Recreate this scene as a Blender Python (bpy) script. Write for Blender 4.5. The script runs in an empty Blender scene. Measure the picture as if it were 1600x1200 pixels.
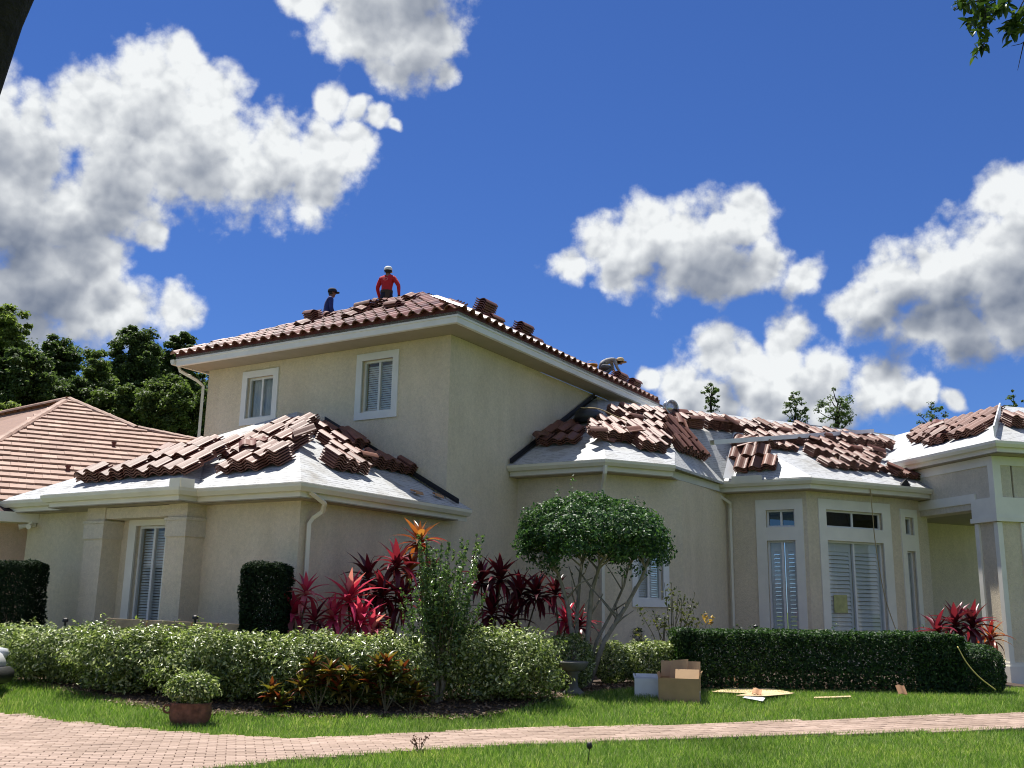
import bpy, bmesh, math, random
import numpy as np
from mathutils import Vector, Matrix, Euler

random.seed(11)
rng = np.random.default_rng(11)
SC = bpy.context.scene
COL = SC.collection
R = math.radians

# ------------------------------------------------------------------ camera
FPX = 1548.0; PITCH = R(12.68); ROLL = R(1.01); EYE = 1.6
cr, sr = math.cos(ROLL), math.sin(ROLL)
FW = np.array([0, math.cos(PITCH), math.sin(PITCH)])
UP0 = np.array([0, -math.sin(PITCH), math.cos(PITCH)])
XR = np.array([1.0, 0, 0])
CR = cr * XR + sr * UP0
CU = -sr * XR + cr * UP0
cam_d = bpy.data.cameras.new('camera')
cam_d.sensor_width = 36.0; cam_d.lens = FPX / 1600 * 36.0
cam_d.clip_start = 0.05; cam_d.clip_end = 3000
cam = bpy.data.objects.new('camera', cam_d); COL.objects.link(cam)
cam.matrix_world = Matrix(((CR[0], CU[0], -FW[0], 0), (CR[1], CU[1], -FW[1], 0), (CR[2], CU[2], -FW[2], EYE), (0, 0, 0, 1)))
SC.camera = cam
SC.render.resolution_x = 1024; SC.render.resolution_y = 768
SC.view_settings.view_transform = 'Standard'; SC.view_settings.look = 'None'
SC.view_settings.gamma = 1.0; SC.view_settings.use_curve_mapping = False
SC.view_settings.exposure = 1.62
SC.cycles.max_bounces = 6; SC.cycles.diffuse_bounces = 3; SC.cycles.glossy_bounces = 2
SC.cycles.transmission_bounces = 4; SC.cycles.transparent_max_bounces = 6
SC.cycles.sample_clamp_indirect = 6.0
SC.cycles.caustics_reflective = False; SC.cycles.caustics_refractive = False
SC.cycles.use_denoising = True
SC.cycles.filter_width = 1.05

# ------------------------------------------------------------------ sun
TO_SUN = Vector((-0.194, 0.316, 1.0)).normalized()
sun_d = bpy.data.lights.new('sun', 'SUN'); sun_d.energy = 2.6; sun_d.angle = R(0.53); sun_d.color = (1.0, 0.955, 0.88)
sun = bpy.data.objects.new('sun', sun_d); COL.objects.link(sun)
sun.rotation_euler = TO_SUN.to_track_quat('Z', 'Y').to_euler(); sun.location = (-10, 20, 50)

# ------------------------------------------------------------------ world: Nishita sky with cumulus
def ray(x, y):
    return FW + CR * (x - 800) / FPX - CU * (y - 600) / FPX

CLOUDS = [  # (centre x, centre y, radius) of cumulus lobes, as seen when standing at the kerb
 (150,155,62),(250,140,72),(300,105,38),(340,150,55),(290,235,95),(200,245,95),(110,190,55),(50,215,80),(-20,190,80),(430,235,62),(510,245,58),(556,232,38),(490,300,48),(395,275,75),
 (20,330,110),(110,335,90),(170,300,80),(50,430,110),(150,410,55),(232,364,30),(120,480,62),(205,490,52),(275,488,42),(30,510,70),(-60,300,120),(-60,450,120),
 (475,-2,38),(560,40,68),(640,60,75),(690,48,48),(702,110,26),(620,105,48),(560,-40,90),(640,-40,90),
 (530,160,30),(565,172,24),(598,190,24),(620,204,14), (895,412,34),(945,378,44),(1010,370,56),(1080,395,74),(1140,365,55),(1165,335,32),(1125,430,56),(1195,422,42),(1245,440,32),(985,415,46),
 (1570,312,48),(1555,400,85),(1470,432,80),(1395,440,62),(1335,478,36),(1365,505,46),(1480,510,72),(1590,480,80),(1660,380,120),
 (1008,590,22),(1060,592,44),(1125,562,44),(1175,572,50),(1237,545,42),(1300,582,44),(1200,615,60),(1285,625,60),(1100,615,60),(1375,605,48),(1430,618,26),(1475,628,18),
]
world = bpy.data.worlds.new('World'); SC.world = world; world.use_nodes = True
NT = world.node_tree; NT.nodes.clear()
def wn(t, **k):
    n = NT.nodes.new(t)
    for a, b in k.items(): setattr(n, a, b)
    return n
def wl(a, b): NT.links.new(a, b)
def wmath(op, a, b=None, c=None, clamp=False):
    n = wn('ShaderNodeMath', operation=op, use_clamp=clamp)
    for i, v in enumerate((a, b, c)):
        if v is None: continue
        if isinstance(v, (int, float)): n.inputs[i].default_value = v
        else: wl(v, n.inputs[i])
    return n.outputs[0]
def wvec(op, a, b=None, sc=None):
    n = wn('ShaderNodeVectorMath', operation=op)
    for i, v in enumerate((a, b)):
        if v is None: continue
        if isinstance(v, (tuple, list, Vector)): n.inputs[i].default_value = v
        else: wl(v, n.inputs[i])
    if sc is not None: n.inputs['Scale'].default_value = sc
    return n
def wnoise(vec, scale, detail, rough=0.5, lac=2.0):
    n = wn('ShaderNodeTexNoise'); n.inputs['Scale'].default_value = scale; n.inputs['Detail'].default_value = detail
    n.inputs['Roughness'].default_value = rough; n.inputs['Lacunarity'].default_value = lac
    wl(vec, n.inputs['Vector']); return n
def wmap(v, a, b, c, d, smooth=True):
    n = wn('ShaderNodeMapRange'); n.interpolation_type = 'SMOOTHSTEP' if smooth else 'LINEAR'
    wl(v, n.inputs[0])
    for i, q in enumerate((a, b, c, d)): n.inputs[1 + i].default_value = q
    return n.outputs[0]
def wmix(f, a, b):
    n = wn('ShaderNodeMix', data_type='RGBA')
    if isinstance(f, (int, float)): n.inputs[0].default_value = f
    else: wl(f, n.inputs[0])
    for i, v in ((6, a), (7, b)):
        if isinstance(v, tuple): n.inputs[i].default_value = v
        else: wl(v, n.inputs[i])
    return n.outputs[2]
SKY_STRENGTH = 0.05
sky = wn('ShaderNodeTexSky', sky_type='NISHITA'); sky.sun_disc = False
sky.sun_elevation = math.asin(TO_SUN.z); sky.sun_rotation = math.atan2(TO_SUN.x, TO_SUN.y)
sky.altitude = 0; sky.air_density = 1.0; sky.dust_density = 0.0; sky.ozone_density = 3.0
geo = wn('ShaderNodeNewGeometry')
dirn = wvec('SCALE', geo.outputs['Incoming'], sc=-1.0).outputs[0]
warp = wnoise(dirn, 9.0, 4, 0.55)
woff = wvec('SCALE', wvec('SUBTRACT', warp.outputs['Color'], (0.5, 0.5, 0.5)).outputs[0], sc=0.055).outputs[0]
pd = wvec('ADD', dirn, woff).outputs[0]
def cloud_field(p):
    field = None
    for (x, y, r) in CLOUDS:
        d = ray(x, y); ln = np.linalg.norm(d); d = d / ln
        dist = wvec('DISTANCE', p, tuple(d)).outputs['Value']
        v = wmath('MULTIPLY_ADD', dist, -1.0 / (1.20 * r / FPX / ln ** 1.5), 1.0)
        field = v if field is None else wmath('SMOOTH_MAX', field, v, 0.12)
    return field
field = cloud_field(pd)
LIT = Vector((-0.30, 0.25, 1.0)).normalized()
field_up = cloud_field(wvec('ADD', pd, tuple(LIT * 0.042)).outputs[0])
# cumulus outside the view, cover made denser to add fill light on walls
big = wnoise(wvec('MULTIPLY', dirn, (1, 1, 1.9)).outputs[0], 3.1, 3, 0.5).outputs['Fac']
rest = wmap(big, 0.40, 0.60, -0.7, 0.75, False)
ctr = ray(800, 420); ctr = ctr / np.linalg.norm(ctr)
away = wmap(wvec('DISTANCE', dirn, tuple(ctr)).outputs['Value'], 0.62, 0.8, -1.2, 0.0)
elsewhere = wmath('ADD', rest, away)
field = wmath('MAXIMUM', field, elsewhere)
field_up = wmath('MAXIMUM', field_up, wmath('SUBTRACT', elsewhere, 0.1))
def wvor(vec, scale, detail, rough=0.55):
    n = wn('ShaderNodeTexVoronoi', feature='F1'); n.inputs['Scale'].default_value = scale; n.inputs['Detail'].default_value = detail
    n.inputs['Roughness'].default_value = rough; n.normalize = True
    wl(vec, n.inputs['Vector']); return n.outputs['Distance']
wp = wvec('ADD', dirn, wvec('SCALE', woff, sc=0.35).outputs[0]).outputs[0]
wpu = wvec('ADD', wp, tuple(LIT * 0.007)).outputs[0]
fine = wnoise(dirn, 24.0, 7, 0.60, 2.2).outputs['Fac']
puff = wmath('MULTIPLY_ADD', wvor(wp, 24.0, 2.0), -1.0, 1.0)
puff_l = wmath('MULTIPLY_ADD', wvor(wpu, 24.0, 2.0), -1.0, 1.0)
# density: lobes of the cumulus, knobbly edges, fine wisps
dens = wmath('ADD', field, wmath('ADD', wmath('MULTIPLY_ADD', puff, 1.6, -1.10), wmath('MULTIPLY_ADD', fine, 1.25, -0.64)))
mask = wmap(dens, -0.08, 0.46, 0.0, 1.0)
# light: what lies between here and the sun shades it
soft = wnoise(dirn, 7.0, 4, 0.5).outputs['Fac']
body = wmath('ADD', field_up, wmath('MULTIPLY_ADD', soft, 0.9, -0.44))
shade = wmap(body, -0.04, 0.74, 0.0, 1.0)
relief = wmath('ADD', wmath('MULTIPLY', wmath('SUBTRACT', puff, puff_l), 2.6), wmath('MULTIPLY_ADD', fine, 0.9, -0.45))
lum = wmath('ADD', wmath('MULTIPLY_ADD', shade, -0.80, 0.94), wmath('MULTIPLY', relief, wmap(shade, 0.0, 1.0, 0.9, 0.30)))
lum = wmath('MINIMUM', wmath('MAXIMUM', lum, 0.0), 1.05)
tone = wmix(wmap(lum, 0.0, 1.0, 0.0, 1.0, False), (0.040, 0.053, 0.082, 1), (0.290, 0.298, 0.302, 1))
skyc = wn('ShaderNodeMix', data_type='RGBA', blend_type='MULTIPLY'); skyc.inputs[0].default_value = 1.0
wl(sky.outputs[0], skyc.inputs[6]); skyc.inputs[7].default_value = (SKY_STRENGTH * 0.26, SKY_STRENGTH * 0.395, SKY_STRENGTH * 0.68, 1)
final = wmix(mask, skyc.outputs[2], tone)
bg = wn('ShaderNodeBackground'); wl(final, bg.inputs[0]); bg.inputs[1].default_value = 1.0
wo = wn('ShaderNodeOutputWorld'); wl(bg.outputs[0], wo.inputs[0])
world.cycles.sampling_method = 'MANUAL'; world.cycles.sample_map_resolution = 256

# ------------------------------------------------------------------ helpers
WM = {}                                   # world matrix of every object made
def V3(p): return Vector((float(p[0]), float(p[1]), float(p[2])))
def put(o, parent, M):
    o.parent = parent
    o.matrix_local = (WM[parent].inverted() @ M) if parent is not None else M
    WM[o] = M
    return o
def tag(o, label=None, cat=None, group=None, kind=None):
    if label: o['label'] = label
    if cat: o['category'] = cat
    if group: o['group'] = group
    if kind: o['kind'] = kind
    return o
def thing(name, loc, label, cat, group=None, M=None):
    o = bpy.data.objects.new(name, None); COL.objects.link(o); o.empty_display_size = 0.2
    put(o, None, M if M is not None else Matrix.Translation(V3(loc)))
    return tag(o, label, cat, group)
def link_mesh(name, me, parent=None, M=None):
    o = bpy.data.objects.new(name, me); COL.objects.link(o)
    return put(o, parent, M if M is not None else Matrix.Identity(4))
def make_mesh(name, verts, faces, mats, smooth=False, fmat=None):
    me = bpy.data.meshes.new(name)
    me.from_pydata([tuple(map(float, v)) for v in verts], [], faces)
    for m in (mats if isinstance(mats, (list, tuple)) else [mats]): me.materials.append(m)
    if fmat: me.polygons.foreach_set('material_index', fmat)
    if smooth: me.polygons.foreach_set('use_smooth', [True] * len(me.polygons))
    me.update()
    return me
class MB:
    """collects world-space geometry of ONE part"""
    def __init__(s): s.v = []; s.f = []; s.m = []
    def add(s, vs, fs, mi=0):
        k = len(s.v); s.v += [tuple(map(float, q)) for q in vs]; s.f += [tuple(i + k for i in f) for f in fs]; s.m += [mi] * len(fs); return s
    def box(s, c, sx, sy, sz, ax=None, mi=0):
        """box centred at c, full sizes, axes = 3 unit vectors"""
        ax = ax or (np.array([1, 0, 0]), np.array([0, 1, 0]), np.array([0, 0, 1.0]))
        c = np.array(c, float); vs = []
        for dz in (-.5, .5):
            for dx, dy in ((-.5, -.5), (.5, -.5), (.5, .5), (-.5, .5)):
                vs.append(c + ax[0] * sx * dx + ax[1] * sy * dy + ax[2] * sz * dz)
        return s.add(vs, [(3, 2, 1, 0), (4, 5, 6, 7), (0, 1, 5, 4), (1, 2, 6, 5), (2, 3, 7, 6), (3, 0, 4, 7)], mi)
    def prism(s, poly, z0, z1, mi=0):
        n = len(poly); vs = [(p[0], p[1], z0) for p in poly] + [(p[0], p[1], z1) for p in poly]
        fs = [tuple(range(n - 1, -1, -1)), tuple(range(n, 2 * n))] + [(i, (i + 1) % n, n + (i + 1) % n, n + i) for i in range(n)]
        return s.add(vs, fs, mi)
    def tube(s, pts, rad, seg=8, mi=0, cap=True):
        pts = [np.array(p, float) for p in pts]; n = len(pts)
        rad = rad if isinstance(rad, (list, tuple, np.ndarray)) else [rad] * n
        vs = []; ref = np.array([0.13, 0.29, 0.95])
        for i in range(n):
            t = pts[min(i + 1, n - 1)] - pts[max(i - 1, 0)]; t = t / (np.linalg.norm(t) + 1e-9)
            a = np.cross(t, ref); a /= np.linalg.norm(a) + 1e-9; b = np.cross(t, a); 
            for k in range(seg):
                q = 2 * math.pi * k / seg; vs.append(pts[i] + rad[i] * (a * math.cos(q) + b * math.sin(q)))
        fs = [(i * seg + k, i * seg + (k + 1) % seg, (i + 1) * seg + (k + 1) % seg, (i + 1) * seg + k) for i in range(n - 1) for k in range(seg)]
        if cap: fs += [tuple(range(seg - 1, -1, -1)), tuple(range((n - 1) * seg, n * seg))]
        return s.add(vs, fs, mi)
    def lathe(s, prof, c=(0, 0, 0), seg=20, mi=0):
        vs = []; n = len(prof)
        for (r, z) in prof:
            for k in range(seg):
                q = 2 * math.pi * k / seg; vs.append((c[0] + r * math.cos(q), c[1] + r * math.sin(q), c[2] + z))
        fs = [(i * seg + k, i * seg + (k + 1) % seg, (i + 1) * seg + (k + 1) % seg, (i + 1) * seg + k) for i in range(n - 1) for k in range(seg)]
        fs += [tuple(range(seg - 1, -1, -1)), tuple(range((n - 1) * seg, n * seg))]
        return s.add(vs, fs, mi)
    def build(s, name, mat, parent=None, smooth=False, M=None):
        """vertices are in world space; the object is put at its parent's frame"""
        W = WM[parent] if parent is not None else (M or Matrix.Identity(4))
        inv = np.array(W.inverted()); v = np.array(s.v, float); v = v @ inv[:3, :3].T + inv[:3, 3]
        me = make_mesh(name, v.tolist(), s.f, mat, smooth, s.m)
        o = bpy.data.objects.new(name, me); COL.objects.link(o)
        return put(o, parent, W.copy())
def np_mesh(name, v, quads, mat):
    """fast mesh from numpy arrays; quads (n,3) or (n,4)"""
    me = bpy.data.meshes.new(name); k = quads.shape[1]; n = len(quads)
    me.vertices.add(len(v)); me.vertices.foreach_set('co', np.ascontiguousarray(v, dtype=np.float32).ravel())
    me.loops.add(n * k); me.loops.foreach_set('vertex_index', np.ascontiguousarray(quads, dtype=np.int32).ravel())
    me.polygons.add(n); me.polygons.foreach_set('loop_start', np.arange(0, n * k, k, dtype=np.int32))
    me.polygons.foreach_set('loop_total', np.full(n, k, dtype=np.int32))
    me.materials.append(mat); me.update(calc_edges=True); me.validate()
    return me

# ------------------------------------------------------------------ materials
def new_mat(name):
    m = bpy.data.materials.new(name); m.use_nodes = True; nt = m.node_tree
    return m, nt, nt.nodes['Principled BSDF']
def nd(nt, t, **k):
    n = nt.nodes.new(t)
    for a, b in k.items(): setattr(n, a, b)
    return n
def tex_noise(nt, scale, detail=4, rough=0.55, coord='Object', stretch=None):
    tc = nd(nt, 'ShaderNodeTexCoord'); n = nd(nt, 'ShaderNodeTexNoise')
    n.inputs['Scale'].default_value = scale; n.inputs['Detail'].default_value = detail; n.inputs['Roughness'].default_value = rough
    if stretch:
        mp = nd(nt, 'ShaderNodeMapping'); mp.inputs['Scale'].default_value = stretch
        nt.links.new(tc.outputs[coord], mp.inputs[0]); nt.links.new(mp.outputs[0], n.inputs['Vector'])
    else: nt.links.new(tc.outputs[coord], n.inputs['Vector'])
    return n
def ramp(nt, src, stops):
    r = nd(nt, 'ShaderNodeValToRGB'); e = r.color_ramp.elements
    while len(e) < len(stops): e.new(0.5)
    for i, (p, c) in enumerate(stops): e[i].position = p; e[i].color = tuple(c) + (1,)
    nt.links.new(src, r.inputs[0]); return r.outputs[0]
def mixc(nt, f, a, b, mode='MIX'):
    n = nd(nt, 'ShaderNodeMix', data_type='RGBA', blend_type=mode)
    for i, v in ((0, f), (6, a), (7, b)):
        if isinstance(v, (int, float)): n.inputs[i].default_value = v
        elif isinstance(v, tuple): n.inputs[i].default_value = v if len(v) == 4 else v + (1,)
        else: nt.links.new(v, n.inputs[i])
    return n.outputs[2]
def bump(nt, bs, src, strength, dist):
    b = nd(nt, 'ShaderNodeBump'); b.inputs['Strength'].default_value = strength; b.inputs['Distance'].default_value = dist
    nt.links.new(src, b.inputs['Height']); nt.links.new(b.outputs[0], bs.inputs['Normal'])
def mat_plain(name, c, rough=0.6, var=0.12, scale=3.0, bscale=0, bstr=0.3, bdist=0.01, metal=0.0, spec=0.5, island=0.0, objrand=0.0):
    m, nt, bs = new_mat(name)
    n = tex_noise(nt, scale, 6)
    lo = tuple(x * (1 - var) for x in c); hi = tuple(min(1, x * (1 + var)) for x in c)
    col = ramp(nt, n.outputs['Fac'], [(0.3, lo), (0.7, hi)])
    if island or objrand:
        src = nd(nt, 'ShaderNodeNewGeometry').outputs['Random Per Island'] if island else nd(nt, 'ShaderNodeObjectInfo').outputs['Random']
        a = island or objrand
        g = ramp(nt, src, [(0.0, (1 - a, 1 - a, 1 - a)), (1.0, (1 + a * .6, 1 + a * .6, 1 + a * .6))])
        col = mixc(nt, 1.0, col, g, 'MULTIPLY')
    nt.links.new(col, bs.inputs['Base Color'])
    bs.inputs['Roughness'].default_value = rough; bs.inputs['Metallic'].default_value = metal
    bs.inputs['Specular IOR Level'].default_value = spec
    if bscale:
        bn = tex_noise(nt, bscale, 5, 0.65); bump(nt, bs, bn.outputs['Fac'], bstr, bdist)
    return m
def mat_stucco(name, c):
    m, nt, bs = new_mat(name)
    n = tex_noise(nt, 0.7, 6, 0.6); n2 = tex_noise(nt, 2.2, 5, 0.6, stretch=(1, 1, 0.18)); n3 = tex_noise(nt, 55, 3, 0.6)
    col = ramp(nt, n.outputs['Fac'], [(0.3, tuple(x * .90 for x in c)), (0.7, tuple(x * 1.05 for x in c))])
    st = ramp(nt, n2.outputs['Fac'], [(0.33, (.86, .85, .82)), (0.60, (1, 1, 1))])
    col = mixc(nt, 0.5, col, st, 'MULTIPLY')
    n4 = tex_noise(nt, 14, 5, 0.65); col = mixc(nt, 0.8, col, ramp(nt, n4.outputs['Fac'], [(0.32, (.88, .88, .87)), (0.68, (1.07, 1.07, 1.07))]), 'MULTIPLY')
    gr = ramp(nt, n3.outputs['Fac'], [(0.3, (.86, .86, .86)), (0.7, (1.06, 1.06, 1.06))])
    col = mixc(nt, 0.8, col, gr, 'MULTIPLY')
    nt.links.new(col, bs.inputs['Base Color']); bs.inputs['Roughness'].default_value = 0.92; bs.inputs['Specular IOR Level'].default_value = 0.2
    bump(nt, bs, n3.outputs['Fac'], 0.8, 0.02)
    return m
def mat_tile(name, c1, c2, c3, rough=0.55):
    m, nt, bs = new_mat(name)
    oi = nd(nt, 'ShaderNodeObjectInfo'); n = tex_noise(nt, 9, 6, 0.65); n2 = tex_noise(nt, 60, 3)
    base = ramp(nt, oi.outputs['Random'], [(0.0, c1), (0.55, c2), (1.0, c3)])
    st = ramp(nt, n.outputs['Fac'], [(0.3, (.72, .72, .74)), (0.65, (1.1, 1.08, 1.06))])
    col = mixc(nt, 0.85, base, st, 'MULTIPLY')
    nt.links.new(col, bs.inputs['Base Color']); bs.inputs['Roughness'].default_value = rough; bs.inputs['Specular IOR Level'].default_value = 0.45
    bump(nt, bs, n2.outputs['Fac'], 0.25, 0.006)
    return m
def mat_leaf(name, cols, rough=0.42, trans=0.35, spec=0.5, src='island', patch=0):
    """cols: 3 colours spread over the leaves"""
    m, nt, bs = new_mat(name)
    g = nd(nt, 'ShaderNodeNewGeometry').outputs['Random Per Island'] if src == 'island' else nd(nt, 'ShaderNodeObjectInfo').outputs['Random']
    k = len(cols)
    col = ramp(nt, g, [(i / max(1, k - 1), c) for i, c in enumerate(cols)])
    nt.links.new(col, bs.inputs['Base Color']); bs.inputs['Roughness'].default_value = rough; bs.inputs['Specular IOR Level'].default_value = spec
    if patch:
        pn = tex_noise(nt, patch, 5, 0.6); col = mixc(nt, 1.0, col, ramp(nt, pn.outputs['Fac'], [(.32, (.62, .66, .6)), (.5, (1, 1, 1)), (.7, (1.35, 1.18, 1.1))]), 'MULTIPLY'); nt.links.new(col, bs.inputs['Base Color'])
    tr = nd(nt, 'ShaderNodeBsdfTranslucent'); tc = mixc(nt, 1.0, col, (1.15, 1.25, 0.75, 1), 'MULTIPLY'); nt.links.new(tc, tr.inputs[0])
    mx = nd(nt, 'ShaderNodeMixShader'); mx.inputs[0].default_value = trans
    nt.links.new(bs.outputs[0], mx.inputs[1]); nt.links.new(tr.outputs[0], mx.inputs[2])
    nt.links.new(mx.outputs[0], nt.nodes['Material Output'].inputs[0])
    return m
def mat_glass(name, tint, refl=0.12):
    m, nt, bs = new_mat(name); nt.nodes.remove(bs)
    t = nd(nt, 'ShaderNodeBsdfTransparent'); t.inputs[0].default_value = tint + (1,)
    g = nd(nt, 'ShaderNodeBsdfGlossy'); g.inputs['Roughness'].default_value = 0.03
    lw_ = nd(nt, 'ShaderNodeLayerWeight'); lw_.inputs[0].default_value = 0.5
    pw = nd(nt, 'ShaderNodeMath', operation='POWER'); pw.inputs[1].default_value = 4.0; nt.links.new(lw_.outputs['Facing'], pw.inputs[0])
    ad = nd(nt, 'ShaderNodeMath', operation='ADD', use_clamp=True); ad.inputs[1].default_value = refl; nt.links.new(pw.outputs[0], ad.inputs[0])
    mx = nd(nt, 'ShaderNodeMixShader'); nt.links.new(ad.outputs[0], mx.inputs[0]); nt.links.new(t.outputs[0], mx.inputs[1]); nt.links.new(g.outputs[0], mx.inputs[2])
    nt.links.new(mx.outputs[0], nt.nodes['Material Output'].inputs[0]); return m
def mat_underlay(name):
    m, nt, bs = new_mat(name)
    tc = nd(nt, 'ShaderNodeTexCoord')
    sp = nd(nt, 'ShaderNodeSeparateXYZ'); nt.links.new(tc.outputs['Object'], sp.inputs[0])
    zz = sp.outputs[2]
    def m2(op, a, b=None):
        n = nd(nt, 'ShaderNodeMath', operation=op)
        for i, v in enumerate((a, b)):
            if v is None: continue
            if isinstance(v, (int, float)): n.inputs[i].default_value = v
            else: nt.links.new(v, n.inputs[i])
        return n.outputs[0]
    fine = m2('FRACT', m2('MULTIPLY', zz, 1 / 0.05)); lap = m2('FRACT', m2('MULTIPLY', zz, 1 / 0.43))
    nb = tex_noise(nt, 7, 5, 0.65); patch = tex_noise(nt, 1.3, 6, 0.62)
    ln = m2('MULTIPLY', m2('LESS_THAN', fine, 0.26), m2('GREATER_THAN', nb.outputs['Fac'], 0.50))
    lp = m2('LESS_THAN', lap, 0.035)
    dirt = ramp(nt, patch.outputs['Fac'], [(0.40, (1, 1, 1)), (0.56, (.90, .89, .86)), (0.68, (.60, .56, .50))])
    col = mixc(nt, 1.0, (0.50, 0.515, 0.53, 1), dirt, 'MULTIPLY')
    col = mixc(nt, m2('MULTIPLY', ln, 0.7), col, (0.14, 0.14, 0.145, 1))
    col = mixc(nt, m2('MULTIPLY', lp, 0.6), col, (0.30, 0.30, 0.31, 1))
    nt.links.new(col, bs.inputs['Base Color']); bs.inputs['Roughness'].default_value = 0.55
    wr = tex_noise(nt, 16, 4, 0.6); bump(nt, bs, wr.outputs['Fac'], 0.4, 0.02)
    return m

M_WALL = mat_stucco('beige_stucco', (0.84, 0.73, 0.55))
M_WALLP = mat_stucco('pale_stucco', (0.80, 0.72, 0.58))
M_TRIM = mat_plain('trim_paint', (0.85, 0.82, 0.72), 0.65, 0.06, 2.0, 40, 0.15, 0.006)
M_WTRIM = mat_plain('window_trim_paint', (0.82, 0.82, 0.79), 0.7, 0.05, 2.0, 45, 0.2, 0.006)
M_GUTTER = mat_plain('gutter_enamel', (0.78, 0.74, 0.61), 0.4, 0.08, 1.5, 8, 0.05, 0.01)
M_FASCIA = mat_plain('fascia_paint', (0.80, 0.79, 0.75), 0.5, 0.07, 1.5)
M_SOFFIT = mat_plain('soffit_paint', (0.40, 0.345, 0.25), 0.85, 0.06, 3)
M_UNDER = mat_underlay('white_underlayment')
M_TILE = mat_tile('brown_concrete_tile', (0.135, 0.052, 0.036), (0.175, 0.072, 0.050), (0.225, 0.098, 0.068))
M_TILEL = mat_tile('laid_concrete_tile', (0.10, 0.036, 0.026), (0.19, 0.078, 0.056), (0.30, 0.145, 0.11), 0.36)
M_NTILE = mat_tile('salmon_flat_tile', (0.28, 0.17, 0.125), (0.345, 0.215, 0.16), (0.42, 0.28, 0.215), 0.7)
M_MORTAR = mat_plain('dark_underlap', (0.06, 0.035, 0.03), 0.9)
M_WHITE = mat_plain('white_metal', (0.74, 0.75, 0.77), 0.4, 0.04)
M_ALU = mat_plain('bare_metal', (0.6, 0.62, 0.64), 0.32, 0.1, 6, metal=0.9)
M_FRAME = mat_plain('window_frame', (0.78, 0.78, 0.76), 0.4, 0.03)
M_SLAT = mat_plain('white_slat', (0.78, 0.79, 0.78), 0.45, 0.04)
M_GLASS = mat_glass('window_glass', (0.93, 0.95, 0.95), 0.035)
M_DGLASS = mat_glass('dark_window_glass', (0.35, 0.38, 0.38), 0.03)
M_DARK = mat_plain('black_flashing', (0.02, 0.02, 0.022), 0.6)
M_ROOM = mat_plain('room_wall', (0.10, 0.09, 0.08), 0.9)
M_BARK = mat_plain('dark_bark', (0.022, 0.017, 0.013), 0.95, 0.5, 9, 16, 1.0, 0.08)
M_PALEBARK = mat_plain('pale_bark', (0.30, 0.27, 0.22), 0.9, 0.3, 9, 30, 0.8, 0.015)
M_STEM = mat_plain('green_stem', (0.12, 0.10, 0.05), 0.8, 0.3)

# ------------------------------------------------------------------ house frame
TH = R(31.2)
HU = np.array([math.sin(TH), math.cos(TH), 0.0]); HV = np.array([-math.cos(TH), math.sin(TH), 0.0]); HZ = np.array([0, 0, 1.0])
def H(u, v, z=0.0): return HU * u + HV * v + HZ * z
def h2(d): return HU * d[0] + HV * d[1]
def unit(a): a = np.array(a, float); return a / np.linalg.norm(a)
def pix(P):
    P = np.asarray(P, float) - np.array([0, 0, EYE]); return 800 + FPX * (P @ CR) / (P @ FW), 600 - FPX * (P @ CU) / (P @ FW)
class Plane:
    """a roof slope: eave point (u,v,z), eave direction (uv, to the right when facing up the slope), pitch"""
    def __init__(s, o, e, z0, k):
        e = unit(e); s.o = H(o[0], o[1], z0); s.e = h2(e); s.h = h2((-e[1], e[0])); g = s.h + np.array([0, 0, k]); s.L = np.linalg.norm(g)
        s.g = g / s.L; s.n = np.cross(s.e, s.g); s.k = k
    def pt(s, a, b, h=0.0): return s.o + s.e * a + s.g * b + s.n * h
    def hit(s, x, y):
        d = ray(x, y); o = np.array([0, 0, EYE]); t = ((s.o - o) @ s.n) / (d @ s.n); P = o + d * t - s.o; return P @ s.e, P @ s.g
    def a_at(s, x, b):
        lo, hi = -25.0, 25.0; best = min(np.linspace(-14, 18, 1600), key=lambda a: abs(pix(s.pt(a, b))[0] - x)); return float(best)
    def frame(s, a, b, h=0.0, rot=0.0):
        p = s.pt(a, b, h); M = Matrix(((s.e[0], s.g[0], s.n[0], p[0]), (s.e[1], s.g[1], s.n[1], p[1]), (s.e[2], s.g[2], s.n[2], p[2]), (0, 0, 0, 1)))
        return M @ Matrix.Rotation(rot, 4, 'Z')
SL = 0.54
DC = unit((0.834, -0.552)); NC = np.array([-DC[1], DC[0]])
R1 = np.array([18.9, 9.1])
def tl(t, L): return R1 + DC * t + NC * L
P_LA = Plane((11.85, 11.1), (0, -1), 3.5, SL); P_LB = Plane((11.45, 13.5), (0, -1), 3.5, SL); P_LR = Plane((11.85, 11.1), (1, 0), 3.5, SL)
P_A0 = Plane((18.9, 9.1), (0, -1), 4.7, SL); P_C = Plane((18.9, 9.1), DC, 4.7, SL); P_BA = Plane((23.6, 5.98), (0, -1), 4.7, .99)
P_NB = Plane((20.4, 8.13), (1, 0), 4.7, SL); P_F = Plane((26.6, 4.0), (1.52, -.72), 4.7, SL)
P_PL = Plane((24.8, 2.1), (-1, -1), 5.5, SL); P_PF = Plane((24.8, 2.1), (1, -1), 5.5, SL)
P_TA = Plane((15.8, 10.88), (0, -1), 7.4, .5); P_TB = Plane((15.8, 10.88), (1, 0), 7.4, .5); P_TL = Plane((15.8, 19.15), (-1, 0), 7.4, .5)

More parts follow.
